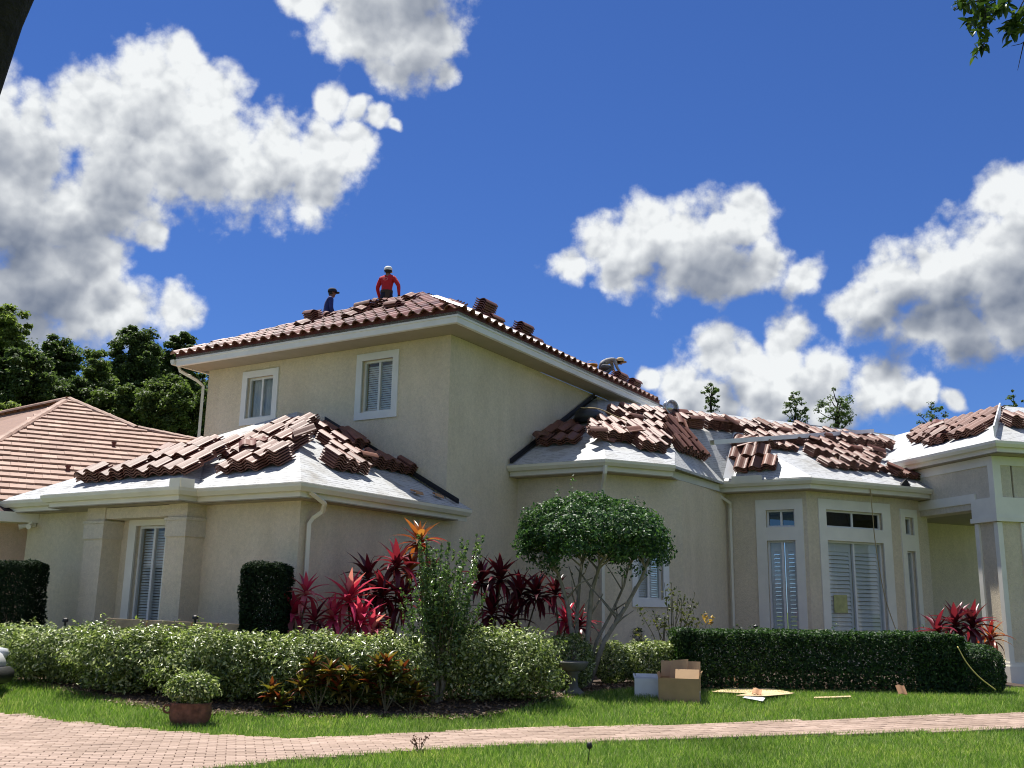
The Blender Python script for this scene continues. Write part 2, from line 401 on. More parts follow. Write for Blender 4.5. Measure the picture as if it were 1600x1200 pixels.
def gz(x, y):
    s = np.clip((np.asarray(y, float) - 12.5) / 4.0, 0, 1); s = s * s * (3 - 2 * s)
    q = np.clip((np.asarray(x, float) - 9) / 4.0, 0, 1); q = q * q * (3 - 2 * q)
    return .3 * s * (1 - q)
def ground_at(x, y):
    """where the line of sight through a point of the view meets the lawn"""
    z = 0.0; d = ray(x, y)
    for i in range(40):
        P = np.array([0, 0, EYE]) + d * (z - EYE) / d[2]; z = .5 * z + .5 * float(gz(P[0], P[1]))
    return np.array([P[0], P[1], float(gz(P[0], P[1]))])
def at_depth(x, y, Y):
    d = ray(x, y); return np.array([0, 0, EYE]) + d * Y / d[1]

# ------------------------------------------------------------------ the house
house = thing('house', H(18, 11, 0.2), 'beige stucco two-storey house being re-roofed with stacks of brown tiles', 'house')
def clip(poly, f):
    """keep the part of a uv polygon where f(p) >= 0 (f linear)"""
    out = []
    for i in range(len(poly)):
        a, b = np.array(poly[i], float), np.array(poly[(i + 1) % len(poly)], float); fa, fb_ = f(a), f(b)
        if fa >= 0: out.append(a)
        if (fa >= 0) != (fb_ >= 0): out.append(a + (b - a) * fa / (fa - fb_))
    return out
def deck(name, poly, zf, mat, parent, thick=0.06):
    """roof slope over a uv polygon"""
    mb = MB(); n = len(poly); top = [H(p[0], p[1], zf(p)) for p in poly]; bot = [q - np.array([0, 0, thick]) for q in top]
    mb.add(top + bot, [tuple(range(n)), tuple(range(2 * n - 1, n - 1, -1))] + [(i, n + i, n + (i + 1) % n, (i + 1) % n) for i in range(n)])
    return mb.build(name, mat, parent)
def zA(p): return 3.5 + SL * (p[0] - 11.85)
def zLB(p): return 3.5 + SL * (p[0] - 11.45)
def zLR(p): return 3.5 + SL * (p[1] - 11.1)
def zLBs(p): return 3.5 + SL * (p[1] - 13.5)
def zLBl(p): return 3.5 + SL * (17.3 - p[1])
def zLL(p): return 3.5 + SL * (19.4 - p[1])
# left wing: hipped end with a hipped bump-out over the two piers
AP = (16.0, 15.25)
main = [(11.88, 11.13), (16.0, 15.25), (11.88, 19.37)]
# cut the bump-out away from the main front slope
p1 = clip(clip(main, lambda p: zA(p) - zLBs(p)), lambda p: p[1] - 13.5) if False else None
right_part = [(11.88, 11.13), (16.0, 15.25), (13.70, 15.40), (11.88, 13.53)]
left_part = [(11.88, 17.27), (13.70, 15.40), (16.0, 15.25), (11.88, 19.37)]
roof_l = deck('roof', right_part, zA, M_UNDER, house); tag(roof_l, 'white underlayment on the left wing roof')
deck('roof', left_part, zA, M_UNDER, house)
deck('roof', [(11.48, 13.53), (13.32, 15.40), (11.48, 17.27)], zLB, M_UNDER, house)
deck('roof', [(11.48, 13.53), (11.88, 13.53), (13.70, 15.40), (13.32, 15.40)], zLBs, M_UNDER, house)
deck('roof', [(11.48, 17.27), (13.32, 15.40), (13.70, 15.40), (11.88, 17.27)], zLBl, M_UNDER, house)
deck('roof', [(11.88, 11.13), (16.9, 11.13), (16.9, 11.53), (16.55, 11.53), (16.55, 15.25), (16.0, 15.25)], zLR, M_UNDER, house)
deck('roof', [(16.0, 15.25), (16.55, 15.25), (16.55, 19.37), (11.88, 19.37)], zLL, M_UNDER, house)
# right wing
def hC(p): return 4.7 + SL * ((np.array(p) - R1) @ NC)
def hA0(p): return 4.7 + SL * (p[0] - 18.9)
def hBA(p): return 4.7 + SL * (p[0] - 23.6)
def hNB(p): return 4.7 + SL * (p[1] - 8.13)
nF = unit((.72, 1.52)); 
def hF(p): return 4.7 + SL * ((np.array(p) - np.array([26.6, 4.0])) @ nF)
LR_ = 4.3
deck('roof', [(18.93, 9.1), (23.46, 11.55), (18.93, 11.55)], hA0, M_UNDER, house)
TN = tl(5.6, 2.6)
KN = tl(3.6, 2.6)
cl = [tuple(tl(0, .03)), tuple(tl(1.8, .03)), tuple(KN), tuple(TN), tuple(tl(5.6, LR_)), tuple(tl(0, LR_))]
cl = clip(clip(cl, lambda p: hA0(p) - hC(p)), lambda p: 11.55 - p[1])
crp = [tuple(tl(5.64, .03)), tuple(tl(17, .03)), tuple(tl(17, LR_)), tuple(tl(5.6, LR_)), tuple(TN)]
crp = clip(crp, lambda p: hF(p) - hC(p))
for q in (cl, crp): deck('roof', q, hC, M_UNDER, house)
deck('roof', [tuple(tl(11.0, 1.7)), tuple(tl(20, 1.7)), tuple(tl(20, LR_ - .02)), tuple(tl(9.2, LR_ - .02))], lambda p: hC(p) - .03, M_UNDER, house)
zT = hC(TN); kA = (zT - 4.7) / (TN[0] - 23.6); kB = (zT - 4.7) / (KN[1] - 8.13)
deck('roof', [(23.63, 8.13), tuple(TN), (23.63, 5.98)], lambda p: 4.7 + kA * (p[0] - 23.6), M_UNDER, house)
deck('roof', [(20.4, 8.13), (23.63, 8.13), tuple(KN)], lambda p: 4.7 + kB * (p[1] - 8.13), M_UNDER, house)
mb = MB(); mb.add([H(23.63, 8.13, 4.7), H(TN[0], TN[1], zT), H(KN[0], KN[1], zT)], [(0, 1, 2)]); mb.build('roof', M_UNDER, house)
mb = MB(); vN = H(23.55, 8.0, 4.78); vT = H(TN[0], TN[1], zT + .06); sd = h2((.30, -.20)); mb.add([vN - sd * .4, vN + sd, vT + sd, vT - sd * .4], [(0, 1, 2, 3)]); mb.build('valley_metal', M_WHITE, house)
P_NB = Plane((20.4, 8.13), (1, 0), 4.7, kB)
tF = 1.75
fp = [(26.6, 4.0), (26.6 + 1.52 / 1.682 * tF, 4.0 - .72 / 1.682 * tF), tuple(tl(12.2, 1.6)), tuple(tl(13.5, LR_)), tuple(tl(9.5, LR_))]
fp = clip(fp, lambda p: hC(p) - hF(p)); fp = clip(fp, lambda p: hF(p) - 4.715)
if len(fp) > 2: deck('roof', fp, hF, M_UNDER, house)
# back of the main right ridge
deck('roof', [tuple(tl(1.1, LR_)), tuple(tl(17, LR_)), tuple(tl(17, LR_ + 4.3)), tuple(tl(5.1, LR_ + 4.3))], lambda p: 4.7 + SL * (2 * LR_ - (np.array(p) - R1) @ NC), M_UNDER, house)
# entrance block: turned 45 degrees to the house
PC = np.array([24.8, 2.1]); E1 = np.array([.7071, .7071]); E2 = np.array([.7071, -.7071])
def hPL(p): return 5.5 + SL * ((np.array(p) - PC) @ E2)
def hPF(p): return 5.5 + SL * ((np.array(p) - PC) @ E1)
def pp(a, b): return tuple(PC + E1 * a + E2 * b)
deck('roof', [pp(.03, .03), pp(9, .03), pp(9, 2.8), pp(2.8, 2.8)], hPL, M_UNDER, house)
deck('roof', [pp(.03, .03), pp(2.8, 2.8), pp(2.8, 6), pp(.03, 6)], hPF, M_UNDER, house)
deck('roof', [pp(2.8, 2.8), pp(9, 2.8), pp(9, 5.6), pp(2.8, 5.6)], lambda p: 5.5 + SL * (5.6 - (np.array(p) - PC) @ E2), M_UNDER, house)
# upper roof
def zTA(p): return 7.4 + .5 * (p[0] - 15.8)
def zTB(p): return 7.4 + .5 * (p[1] - 10.88)
def zTL(p): return 7.4 + .5 * (19.15 - p[1])
TAP = (19.935, 15.015)
roof_ta = deck('roof', [(15.8, 10.88), TAP, (15.8, 19.15)], zTA, M_MORTAR, house); tag(roof_ta, 'front slope of the upper roof under laid brown tiles')
roof_tb = deck('roof', [(15.8, 10.88), (27.5, 10.88), (27.5, 15.015), TAP], zTB, M_MORTAR, house); tag(roof_tb, 'right slope of the upper roof under laid brown tiles')
roof_tl = deck('roof', [TAP, (27.5, 15.015), (27.5, 19.15), (15.8, 19.15)], zTL, M_TILEL, house)

# ---- walls with openings
def wall(name, p0, p1, z0, z1, opens, mat, thick=0.22):
    """p0->p1 in uv with the outside on the right-hand side when walking p0->p1"""
    p0 = np.array(p0, float); p1 = np.array(p1, float); L = np.linalg.norm(p1 - p0); d = h2((p1 - p0) / L); inw = np.cross(HZ, d)
    o = H(p0[0], p0[1], 0); mb = MB()
    xs = sorted({0.0, L} | {q for w in opens for q in w[:2]}); zs = sorted({z0, z1} | {q for w in opens for q in w[2:4]})
    P = lambda x, z, k: o + d * x + HZ * z + inw * k
    for i in range(len(xs) - 1):
        for j in range(len(zs) - 1):
            cx, cz = (xs[i] + xs[i + 1]) / 2, (zs[j] + zs[j + 1]) / 2
            if any(w[0] < cx < w[1] and w[2] < cz < w[3] for w in opens): continue
            a, b, c, e = xs[i], xs[i + 1], zs[j], zs[j + 1]
            mb.add([P(a, c, 0), P(b, c, 0), P(b, e, 0), P(a, e, 0)], [(0, 1, 2, 3)])
            mb.add([P(a, c, thick), P(b, c, thick), P(b, e, thick), P(a, e, thick)], [(3, 2, 1, 0)])
    for w in opens:
        x0, x1, a, b = w[:4]
        mb.add([P(x0, a, 0), P(x1, a, 0), P(x1, b, 0), P(x0, b, 0), P(x0, a, thick), P(x1, a, thick), P(x1, b, thick), P(x0, b, thick)],
               [(0, 4, 5, 1), (1, 5, 6, 2), (2, 6, 7, 3), (3, 7, 4, 0)])
    w = mb.build(name, mat, house)
    return o, d, inw
def bars(mb, o, d, inw, rects, k0, k1):
    for (x0, x1, a, b) in rects:
        c = o + d * (x0 + x1) / 2 + HZ * (a + b) / 2 + inw * (k0 + k1) / 2
        mb.box(c, x1 - x0, abs(k1 - k0), b - a, (d, inw, HZ))
SLATS = {}
def slat_obj(parent, c, w, dep, d, inw, tilt, mat, th=0.006):
    key = (round(w, 2), round(dep, 3), mat.name)
    if key not in SLATS:
        mb = MB(); mb.box((0, 0, 0), w, dep, th); SLATS[key] = make_mesh('slat', mb.v, mb.f, mat)
    M = Matrix(((d[0], inw[0], 0, c[0]), (d[1], inw[1], 0, c[1]), (0, 0, 1, c[2]), (0, 0, 0, 1))) @ Matrix.Rotation(tilt, 4, 'X')
    return link_mesh('slat', SLATS[key], parent, M)
def window(fr, x0, x1, a, b, style, tw=0.16, parts=2, tmat=None, trim=True, glass=None, sill=False):
    """frame in the opening, trim band on the wall, panes, and blinds or shutters behind them"""
    o, d, inw = fr; fw = 0.045; k = 0.10; tmat = tmat or M_WTRIM
    mb = MB(); rs = [(x0, x0 + fw, a, b), (x1 - fw, x1, a, b), (x0 + fw, x1 - fw, a, a + fw), (x0 + fw, x1 - fw, b - fw, b)]
    for i in range(1, parts):
        xm = x0 + (x1 - x0) * i / parts; rs.append((xm - fw * .6, xm + fw * .6, a + fw, b - fw))
    bars(mb, o, d, inw, rs, k - .03, k + .035); w = mb.build('window', M_FRAME, house)
    if trim:
        tb = MB(); bars(tb, o, d, inw, [(x0 - tw, x0, a - tw, b + tw), (x1, x1 + tw, a - tw, b + tw), (x0, x1, a - tw, a), (x0, x1, b, b + tw)], -.035, .02)
        tb.build('trim', tmat, w)
    for i in range(parts):
        xa = x0 + (x1 - x0) * i / parts + fw * (1 if i == 0 else .6); xb = x0 + (x1 - x0) * (i + 1) / parts - fw * (1 if i == parts - 1 else .6)
        pb = MB(); bars(pb, o, d, inw, [(xa, xb, a + fw, b - fw)], k, k + .006); pb.build('pane', glass or M_GLASS, w)
    if style in ('blinds', 'blinds_open'):
        pitch = 0.05; n = int((b - a - .08) / pitch)
        for i in range(n):
            z = a + .05 + i * pitch
            slat_obj(w, o + d * (x0 + x1) / 2 + HZ * z + inw * (k + .085), x1 - x0 - .06, .048, d, inw, R(62 if style == 'blinds' else 50), M_SLAT, .003)
    if style == 'curtain':
        cb = MB(); m = 40; pts = []
        for i in range(m + 1):
            x = x0 + .02 + (x1 - x0 - .04) * i / m; pts.append((x, k + .10 + .02 * math.sin(i * 1.9)))
        for i in range(m):
            q = [o + d * pts[j][0] + inw * pts[j][1] for j in (i, i + 1)]
            cb.add([q[0] + HZ * a, q[1] + HZ * a, q[1] + HZ * b, q[0] + HZ * b], [(0, 1, 2, 3)])
        cb.build('curtain', M_CURTAIN, w)
    if style == 'shutter':
        for i in range(parts):
            xa = x0 + (x1 - x0) * i / parts + .04; xb = x0 + (x1 - x0) * (i + 1) / parts - .03; st = .07
            sb = MB(); rr = [(xa, xa + st, a + .03, b - .03), (xb - st, xb, a + .03, b - .03), (xa + st, xb - st, a + .03, a + .14), (xa + st, xb - st, b - .25, b - .03)]
            bars(sb, o, d, inw, rr, k + .05, k + .078); sb.build('shutter', M_SLAT, w)
            n = int(math.ceil((b - a - .39) / .098))
            for j in range(n):
                z = a + .19 + j * .098
                slat_obj(w, o + d * (xa + xb) / 2 + HZ * z + inw * (k + .066), xb - xa - 2 * st - .006, .095, d, inw, R(62), M_SLAT, .01)
    return w
M_CURTAIN = mat_plain('sheer_curtain', (0.50, 0.54, 0.55), 0.9, 0.1)
G0 = 0.05
# left wing front wall (A side): left end at v 18.95, right end at v 11.55
f = wall('wall', (12.35, 18.95), (12.35, 11.55), G0, 3.27, [(3.36, 4.19, 1.0, 2.95)], M_WALL)
window(f, 3.36, 4.19, 1.0, 2.95, 'blinds_open', .20, 2, M_TRIM)
f = wall('wall', (12.35, 11.55), (16.56, 11.55), G0, 3.27, [], M_WALL)
wall('wall', (16.56, 18.95), (12.35, 18.95), G0, 3.27, [], M_WALL)
# upper block
f = wall('wall', (16.56, 18.80), (16.56, 11.55), 3.0, 7.18, [(1.37, 2.22, 5.85, 6.84), (4.90, 5.75, 5.69, 6.86)], M_WALL)
window(f, 1.37, 2.22, 5.85, 6.84, 'curtain', .16, 2)
window(f, 4.90, 5.75, 5.69, 6.86, 'blinds', .16, 2)
wall('wall', (16.56, 11.55), (27.0, 11.55), G0, 7.18, [], M_WALL)
wall('wall', (27.0, 18.80), (16.56, 18.80), 3.0, 7.18, [], M_WALL)
# right wing
cw0 = np.array([19.4, 9.1 + 0.0]); 
qa = clip([(19.4, 0), (19.4, 20), (19.41, 20), (19.41, 0)], lambda p: 1)  # A side wall at u = 19.4
tc = (19.4 - R1[0] - NC[0] * .5) / DC[0]; c_start = tl(tc, .5)
tE = (R1[1] + NC[1] * .5 - 8.25) / -DC[1]; c_end = tl(tE, .5)
wall('wall', (19.4, 11.55), tuple(c_start), G0, 4.45, [], M_WALL)
o0 = tc
f = wall('wall', tuple(c_start), tuple(c_end), G0, 4.45, [(.98 - o0 + .12, 1.88 - o0 - .13, 1.80, 3.0)], M_WALL)
window(f, .98 - o0 + .12, 1.88 - o0 - .13, 1.80, 3.0, 'blinds', .15, 2)
wall('wall', tuple(c_end), (24.1, 8.25), G0, 4.45, [], M_WALL)
tb0 = (24.1 - R1[0] - NC[0] * .5) / DC[0]; b1 = tl(tb0, .5); b2 = tl(8.84, .5)
y0 = 8.25
f = wall('wall', (24.1, 8.25), tuple(b1), G0, 4.45, [(y0 - 7.25, y0 - 6.55, 1.05, 3.28), (y0 - 7.25, y0 - 6.55, 3.60, 4.02)], M_WALL)
BAYW = []
BAYW.append(window(f, y0 - 7.25, y0 - 6.55, 1.05, 3.28, 'shutter', .2, 2, M_TRIM, False)); window(f, y0 - 7.25, y0 - 6.55, 3.60, 4.02, 'dark', .2, 2, M_TRIM, False, M_DGLASS)
def band(f, rects, parent, k=-.035):
    mb = MB(); bars(mb, f[0], f[1], f[2], rects, k, .02); mb.build('trim', M_TRIM, parent)
band(f, [(y0 - 7.50, y0 - 7.25, .85, 4.27), (y0 - 6.55, y0 - 6.35, .85, 4.27), (y0 - 7.25, y0 - 6.55, .85, 1.05), (y0 - 7.25, y0 - 6.55, 3.28, 3.60), (y0 - 7.25, y0 - 6.55, 4.02, 4.27)], BAYW[0])
f = wall('wall', tuple(b1), tuple(b2), G0, 4.45, [(6.48 - tb0, 8.30 - tb0, 1.05, 3.30), (6.48 - tb0, 8.30 - tb0, 3.62, 4.04)], M_WALL); F2 = f
BAYW.append(window(f, 6.48 - tb0, 8.30 - tb0, 1.05, 3.30, 'shutter', .2, 2, M_TRIM, False)); window(f, 6.48 - tb0, 8.30 - tb0, 3.62, 4.04, 'dark', .2, 2, M_TRIM, False, M_DGLASS)
band(f, [(6.25 - tb0, 6.48 - tb0, .85, 4.29), (8.30 - tb0, 8.58 - tb0, .85, 4.29), (6.48 - tb0, 8.30 - tb0, .85, 1.05), (6.48 - tb0, 8.30 - tb0, 3.30, 3.62), (6.48 - tb0, 8.30 - tb0, 4.04, 4.29)], BAYW[1])
dF = unit((1.52, -.72)); b3 = b2 + dF * 1.25
f = wall('wall', tuple(b2), tuple(b3), G0, 4.45, [(.27, .62, 1.05, 3.15), (.27, .62, 3.55, 4.0)], M_WALL)
BAYW.append(window(f, .27, .62, 1.05, 3.15, 'shutter', .12, 1, M_TRIM, False)); window(f, .27, .62, 3.55, 4.0, 'curtain', .12, 1, M_TRIM, False)
band(f, [(.10, .27, .85, 4.2), (.62, .78, .85, 4.2), (.27, .62, .85, 1.05), (.27, .62, 3.15, 3.55), (.27, .62, 4.0, 4.2)], BAYW[2])
# bay return and the shaded entrance wall behind the pier
b4 = b3 + NC * 4.6
wall('wall', tuple(b3), tuple(b4), G0, 4.45, [], M_WALL)
wall('wall', tuple(b4), tuple(b4 + DC * 16), G0, 6.2, [], M_WALL)
soffit_e = [tuple(tl(9.8, 1.2)), tuple(tl(18, 1.2)), tuple(tl(18, 6.5)), tuple(tl(9.8, 6.5))]
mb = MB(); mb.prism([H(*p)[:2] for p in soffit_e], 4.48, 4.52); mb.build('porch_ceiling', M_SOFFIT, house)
# entrance block: beam on the left and front, corner pier
pin = .40
def pier_box(name, a0, a1, c0, c1, z0, z1, mat, parent=house, mb=None):
    own = mb is None; mb = mb or MB()
    mb.prism([H(*pp(a0, c0))[:2], H(*pp(a0, c1))[:2], H(*pp(a1, c1))[:2], H(*pp(a1, c0))[:2]], z0, z1)
    return mb.build(name, mat, parent) if own else mb
q0 = .55; c0 = .32
beam = pier_box('beam', q0 + .02, 7.0, c0 + .02, c0 + .5, 4.05, 5.25, M_WALLP); tag(beam, 'pale stucco beam above the entrance opening')
pier_box('beam', q0 + .02, q0 + .5, c0 + .55, 6, 4.05, 5.25, M_WALLP)
pm = MB()
for zz in ((5.02, 5.26, .05), (3.83, 4.05, .06)): pass
pier = pier_box('pier', q0 + .05, q0 + .72, c0 + .05, c0 + .72, 0.0, 4.05, M_WALL)
tm = MB()
for (aa, bb) in ((q0, q0 + .13), (q0 + .64, q0 + .77)): pier_box('', aa, bb, c0, c0 + .13, .55, 3.7, None, mb=tm)
pier_box('', q0, q0 + .13, c0 + .64, c0 + .77, .55, 3.7, None, mb=tm)
tm.build('corner_strip', M_TRIM, pier)
pier_box('capital', q0 - .03, q0 + .80, c0 - .03, c0 + .80, 3.83, 4.28, M_TRIM, pier)
pier_box('moulding', q0 - .06, q0 + .83, c0 - .06, c0 + .83, 3.72, 3.83, M_TRIM, pier)
pier_box('plinth', q0 - .05, q0 + .82, c0 - .05, c0 + .82, -.1, .50, M_TRIM, pier)
pier_box('plinth', q0 - .02, q0 + .79, c0 - .02, c0 + .79, .50, .58, M_TRIM, pier)
tm = MB()
pier_box('', q0 - .01, 6.9, c0 - .01, c0 + .02, 5.03, 5.24, None, mb=tm); pier_box('', q0 - .01, q0 + .16, c0 - .01, c0 + .02, 4.28, 5.03, None, mb=tm)
pier_box('', q0 - .01, q0 + .02, c0 + .02, 5.9, 5.03, 5.24, None, mb=tm); pier_box('', q0 - .01, q0 + .02, c0 + .02, c0 + .2, 4.28, 5.03, None, mb=tm)
pier_box('', q0 + .80, 6.9, c0 - .02, c0 + .02, 4.20, 4.42, None, mb=tm); pier_box('', q0 + .66, q0 + .80, c0 - .02, c0 + .02, 3.95, 4.42, None, mb=tm)
tm.build('trim', M_TRIM, beam)
pier2 = pier_box('pier', q0 + .05, q0 + .72, c0 + 4.85, c0 + 5.52, 0.0, 4.05, M_WALL)
pier_box('capital', q0 - .03, q0 + .80, c0 + 4.77, c0 + 5.60, 3.83, 4.28, M_TRIM, pier2); pier_box('plinth', q0 - .05, q0 + .82, c0 + 4.75, c0 + 5.62, -.1, .50, M_TRIM, pier2)
patio = MB(); patio.prism([H(*pp(-.6, -.4))[:2], H(*pp(-.6, 9))[:2], H(*pp(11, 9))[:2], H(*pp(11, -.4))[:2]], -.05, .10); tag(patio.build('entry_patio', mat_plain('patio_concrete', (.22, .20, .18), .9, .15, 3), None), kind='structure')  # porch floor added to cut green lawn bounce on the entrance wall
# left wing piers (bump-out)
for (va, vb) in ((13.79, 14.27), (16.0, 16.52)):
    mb = MB(); mb.prism([H(11.93, va)[:2], H(11.93, vb)[:2], H(12.40, vb)[:2], H(12.40, va)[:2]][::-1], G0, 3.27); pr = mb.build('pier', M_WALL, house)
    for (za, zb, e) in ((2.70, 2.98, .025), (2.98, 3.03, .045)):
        mb = MB(); mb.prism([H(11.93 - e, va - e)[:2], H(11.93 - e, vb + e)[:2], H(12.36, vb + e)[:2], H(12.36, va - e)[:2]][::-1], za, zb); mb.build('pier_band', M_WALLP, pr)
mb = MB(); mb.prism([H(11.95, 13.81)[:2], H(11.95, 16.50)[:2], H(12.34, 16.50)[:2], H(12.34, 13.81)[:2]][::-1], 3.06, 3.26); mb.build('beam', M_WALL, house)

# ---- soffits, fascia and gutters
def offs(pts, dist):
    """offset an open uv polyline to its left"""
    out = []; n = len(pts); P = [np.array(p, float) for p in pts]
    for i in range(n):
        d0 = unit(P[i] - P[i - 1]) if i > 0 else unit(P[1] - P[0]); d1 = unit(P[i + 1] - P[i]) if i < n - 1 else d0
        n0 = np.array([-d0[1], d0[0]]); n1 = np.array([-d1[1], d1[0]]); m = unit(n0 + n1); out.append(P[i] + m * dist / max(.3, m @ n0))
    return out
def soffit(poly, z, name='soffit'):
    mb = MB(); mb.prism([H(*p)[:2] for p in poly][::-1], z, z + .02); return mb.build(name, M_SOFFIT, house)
def sweep(pts, prof, name, mat, parent=house):
    """profile (inward offset, z) swept along a uv polyline whose inside is on the left"""
    mb = MB(); L = [offs(pts, o) for o, z in prof]; n = len(prof); vs = []
    for i in range(len(pts)):
        for j in range(n): vs.append(H(L[j][i][0], L[j][i][1], prof[j][1]))
    fs = [(i * n + j, i * n + (j + 1) % n, (i + 1) * n + (j + 1) % n, (i + 1) * n + j) for i in range(len(pts) - 1) for j in range(n)]
    fs += [tuple(range(n)), tuple(range((len(pts) - 1) * n, len(pts) * n))[::-1]]
    mb.add(vs, fs); return mb.build(name, mat, parent)
def eave(pts, z, gut=True, fz=.23, mat=None):
    if gut:
        prof = [(.12, z + .005), (.12, z - .125), (.045, z - .125), (.0, z - .055), (-.006, z), (.012, z + .004), (.016, z - .045), (.055, z - .108), (.106, z - .108), (.106, z + .005)]
        sweep(pts, prof, 'gutter', mat or M_GUTTER)
    sweep(pts, [(.122, z - .01), (.122, z - fz), (.16, z - fz), (.16, z - .01)], 'fascia', M_FASCIA if not gut else M_GUTTER)
lw_eave = [(11.85, 19.4), (11.85, 17.3), (11.45, 17.3), (11.45, 13.5), (11.85, 13.5), (11.85, 11.1), (16.85, 11.1)]
eave(lw_eave, 3.5)
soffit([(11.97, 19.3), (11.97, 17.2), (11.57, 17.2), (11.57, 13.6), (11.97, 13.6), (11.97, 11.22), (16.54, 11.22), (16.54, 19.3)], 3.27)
rw = [(18.9, 11.54), (18.9, 9.1), tuple(tl(1.8, 0))]
eave(rw, 4.7)
eave([tuple(tl(1.95, .25)), (23.62, 8.13)], 4.66, False, .2)
b3e = np.array([26.6, 4.0]) + dF * 1.7
eave([(23.6, 8.45), (23.6, 5.98), (26.6, 4.0), tuple(b3e), tuple(b3e + NC * .5)], 4.7)
soffit([(19.0, 11.54), (19.0, 9.2), tuple(tl(1.75, .12)), tuple(tl(2.2, .5)), (23.72, 8.2), (23.72, 6.05), (26.65, 4.12), tuple(b3e + np.array([-.1, .1])), tuple(tl(11.4, 3.5)), (27, 11.4)], 4.45)
eave([pp(9, 0), pp(0, 0), pp(0, 6)], 5.5, True, .25, M_TRIM)
soffit([pp(7, .12), pp(.12, .12), pp(.12, 6), pp(7, 6)], 5.25)
# upper block: deep two-step fascia without a gutter on the front
up = [(15.8, 19.15), (15.8, 10.88), (26.2, 10.88)]
ufas = sweep(up, [(.06, 7.40), (.06, 7.17), (.10, 7.17), (.10, 7.40)], 'fascia', M_FASCIA)
sweep(up, [(.0, 7.405), (.0, 7.30), (.058, 7.29), (.058, 7.405)], 'fascia_board', M_FASCIA)
sweep(up, [(.022, 7.298), (.022, 7.175), (.058, 7.168), (.058, 7.285)], 'fascia_board', M_FASCIA)
soffit([(15.9, 19.05), (15.9, 10.98), (26.2, 10.98), (26.2, 11.54), (16.55, 11.54), (16.55, 19.05)], 7.18)
sweep([(17.8, 19.28), (15.75, 19.28)], [(.12, 7.33), (.12, 7.20), (.045, 7.20), (0, 7.27), (0, 7.33), (.1, 7.33)], 'gutter', M_GUTTER)
# downspouts
def downspout(pts, w=.075, dd=.055):
    mb = MB(); pts = [np.array(p, float) for p in pts]
    a = unit(np.cross(HZ, h2((1, 0)))) if False else None
    out = MB()
    out.tube(pts, w * .62, 4); 
    return out.build('downspout', M_GUTTER, house)
def spout(u_, v_, nu, nv, z_top, zg, offu, offv):
    """from the gutter outlet back to the wall face and down"""
    g = (u_ + nu * offu, v_ + nv * offv)
downspout([H(12.15, 11.18, 3.38), H(12.5, 11.16, 3.22), H(12.62, 11.30, 3.10), H(12.55, 11.44, 3.0), H(12.5, 11.48, 2.9), H(12.5, 11.48, .2)])
downspout([H(15.98, 19.22, 7.2), H(16.0, 19.20, 7.10), H(16.35, 18.95, 6.9), H(16.48, 18.88, 6.78), H(16.48, 18.88, 4.2)])
downspout([H(18.97, 9.13, 4.58), H(18.97, 9.14, 4.42), H(19.25, 9.32, 4.2), H(19.30, 9.36, 4.1), H(19.30, 9.36, .25)])
downspout([H(23.70, 8.30, 4.58), H(23.70, 8.30, 4.40), H(23.95, 8.10, 4.22), H(24.03, 8.14, 4.1), H(24.03, 8.14, .25)])
# splash guards at the inside corners of the gutters
for c, da, db in (((11.50, 13.50), (0, 1), (1, 0)),):
    mb = MB()
    mb.box(H(11.46, 13.62, 3.57), .26, .012, .16, (HV, HU, HZ)); mb.box(H(11.62, 13.49, 3.57), .30, .012, .16, (HU, HV, HZ)); mb.build('splash_guard', M_GUTTER, house)
mb = MB(); mb.box(H(23.60, 7.55, 4.76), .75, .012, .14, (HV, HU, HZ)); mb.build('splash_guard', M_GUTTER, house)
mb = MB(); mb.add([H(26.0, 4.42, 4.70), H(26.3, 4.22, 4.70), H(26.2, 4.30, 4.90), H(26.2, 4.5, 4.76)], [(0, 1, 2), (1, 3, 2), (0, 2, 3)]); mb.build('splash_guard', M_DARK, house)
# security light under the left eave
lw = MB(); lw.box(H(12.28, 18.72, 3.06), .12, .10, .10, (HV, HU, HZ)); sl_ = lw.build('security_light', M_TRIM, house)
for dv in (-.10, .10):
    t_ = MB(); t_.tube([H(12.26, 18.72 + dv * .5, 3.05), H(12.10, 18.72 + dv * 1.6, 3.0)], [.03, .055], 10); t_.build('lamp_head', M_GUTTER, sl_)
# black flashing where roofs meet the walls
mb = MB(); mb.add([H(18.95, 11.50, 4.76), H(23.3, 11.50, 7.12), H(23.3, 11.50, 7.24), H(18.95, 11.50, 4.86), H(18.95, 11.42, 4.76), H(23.3, 11.42, 7.12)], [(0, 1, 2, 3), (0, 4, 5, 1)]); mb.build('flashing', M_DARK, house)
mb = MB(); mb.add([H(16.52, 11.2, 3.60), H(16.52, 14.9, 5.60), H(16.52, 14.9, 5.70), H(16.52, 11.2, 3.70), H(16.44, 11.2, 3.60), H(16.44, 14.9, 5.60)], [(3, 2, 1, 0), (1, 5, 4, 0)]); mb.build('flashing', M_DARK, house)
mb = MB()
mb.add([P_TA.pt(-4.1, 4.6, .10), P_TA.pt(-2.4, 2.75, .10), P_TA.pt(-2.25, 2.75, .10), P_TA.pt(-3.95, 4.6, .10), P_TA.pt(-4.1, 4.6, .0), P_TA.pt(-2.4, 2.75, .0)], [(0, 1, 2, 3), (0, 4, 5, 1)]); mb.build('ridge_metal', M_WHITE, house)

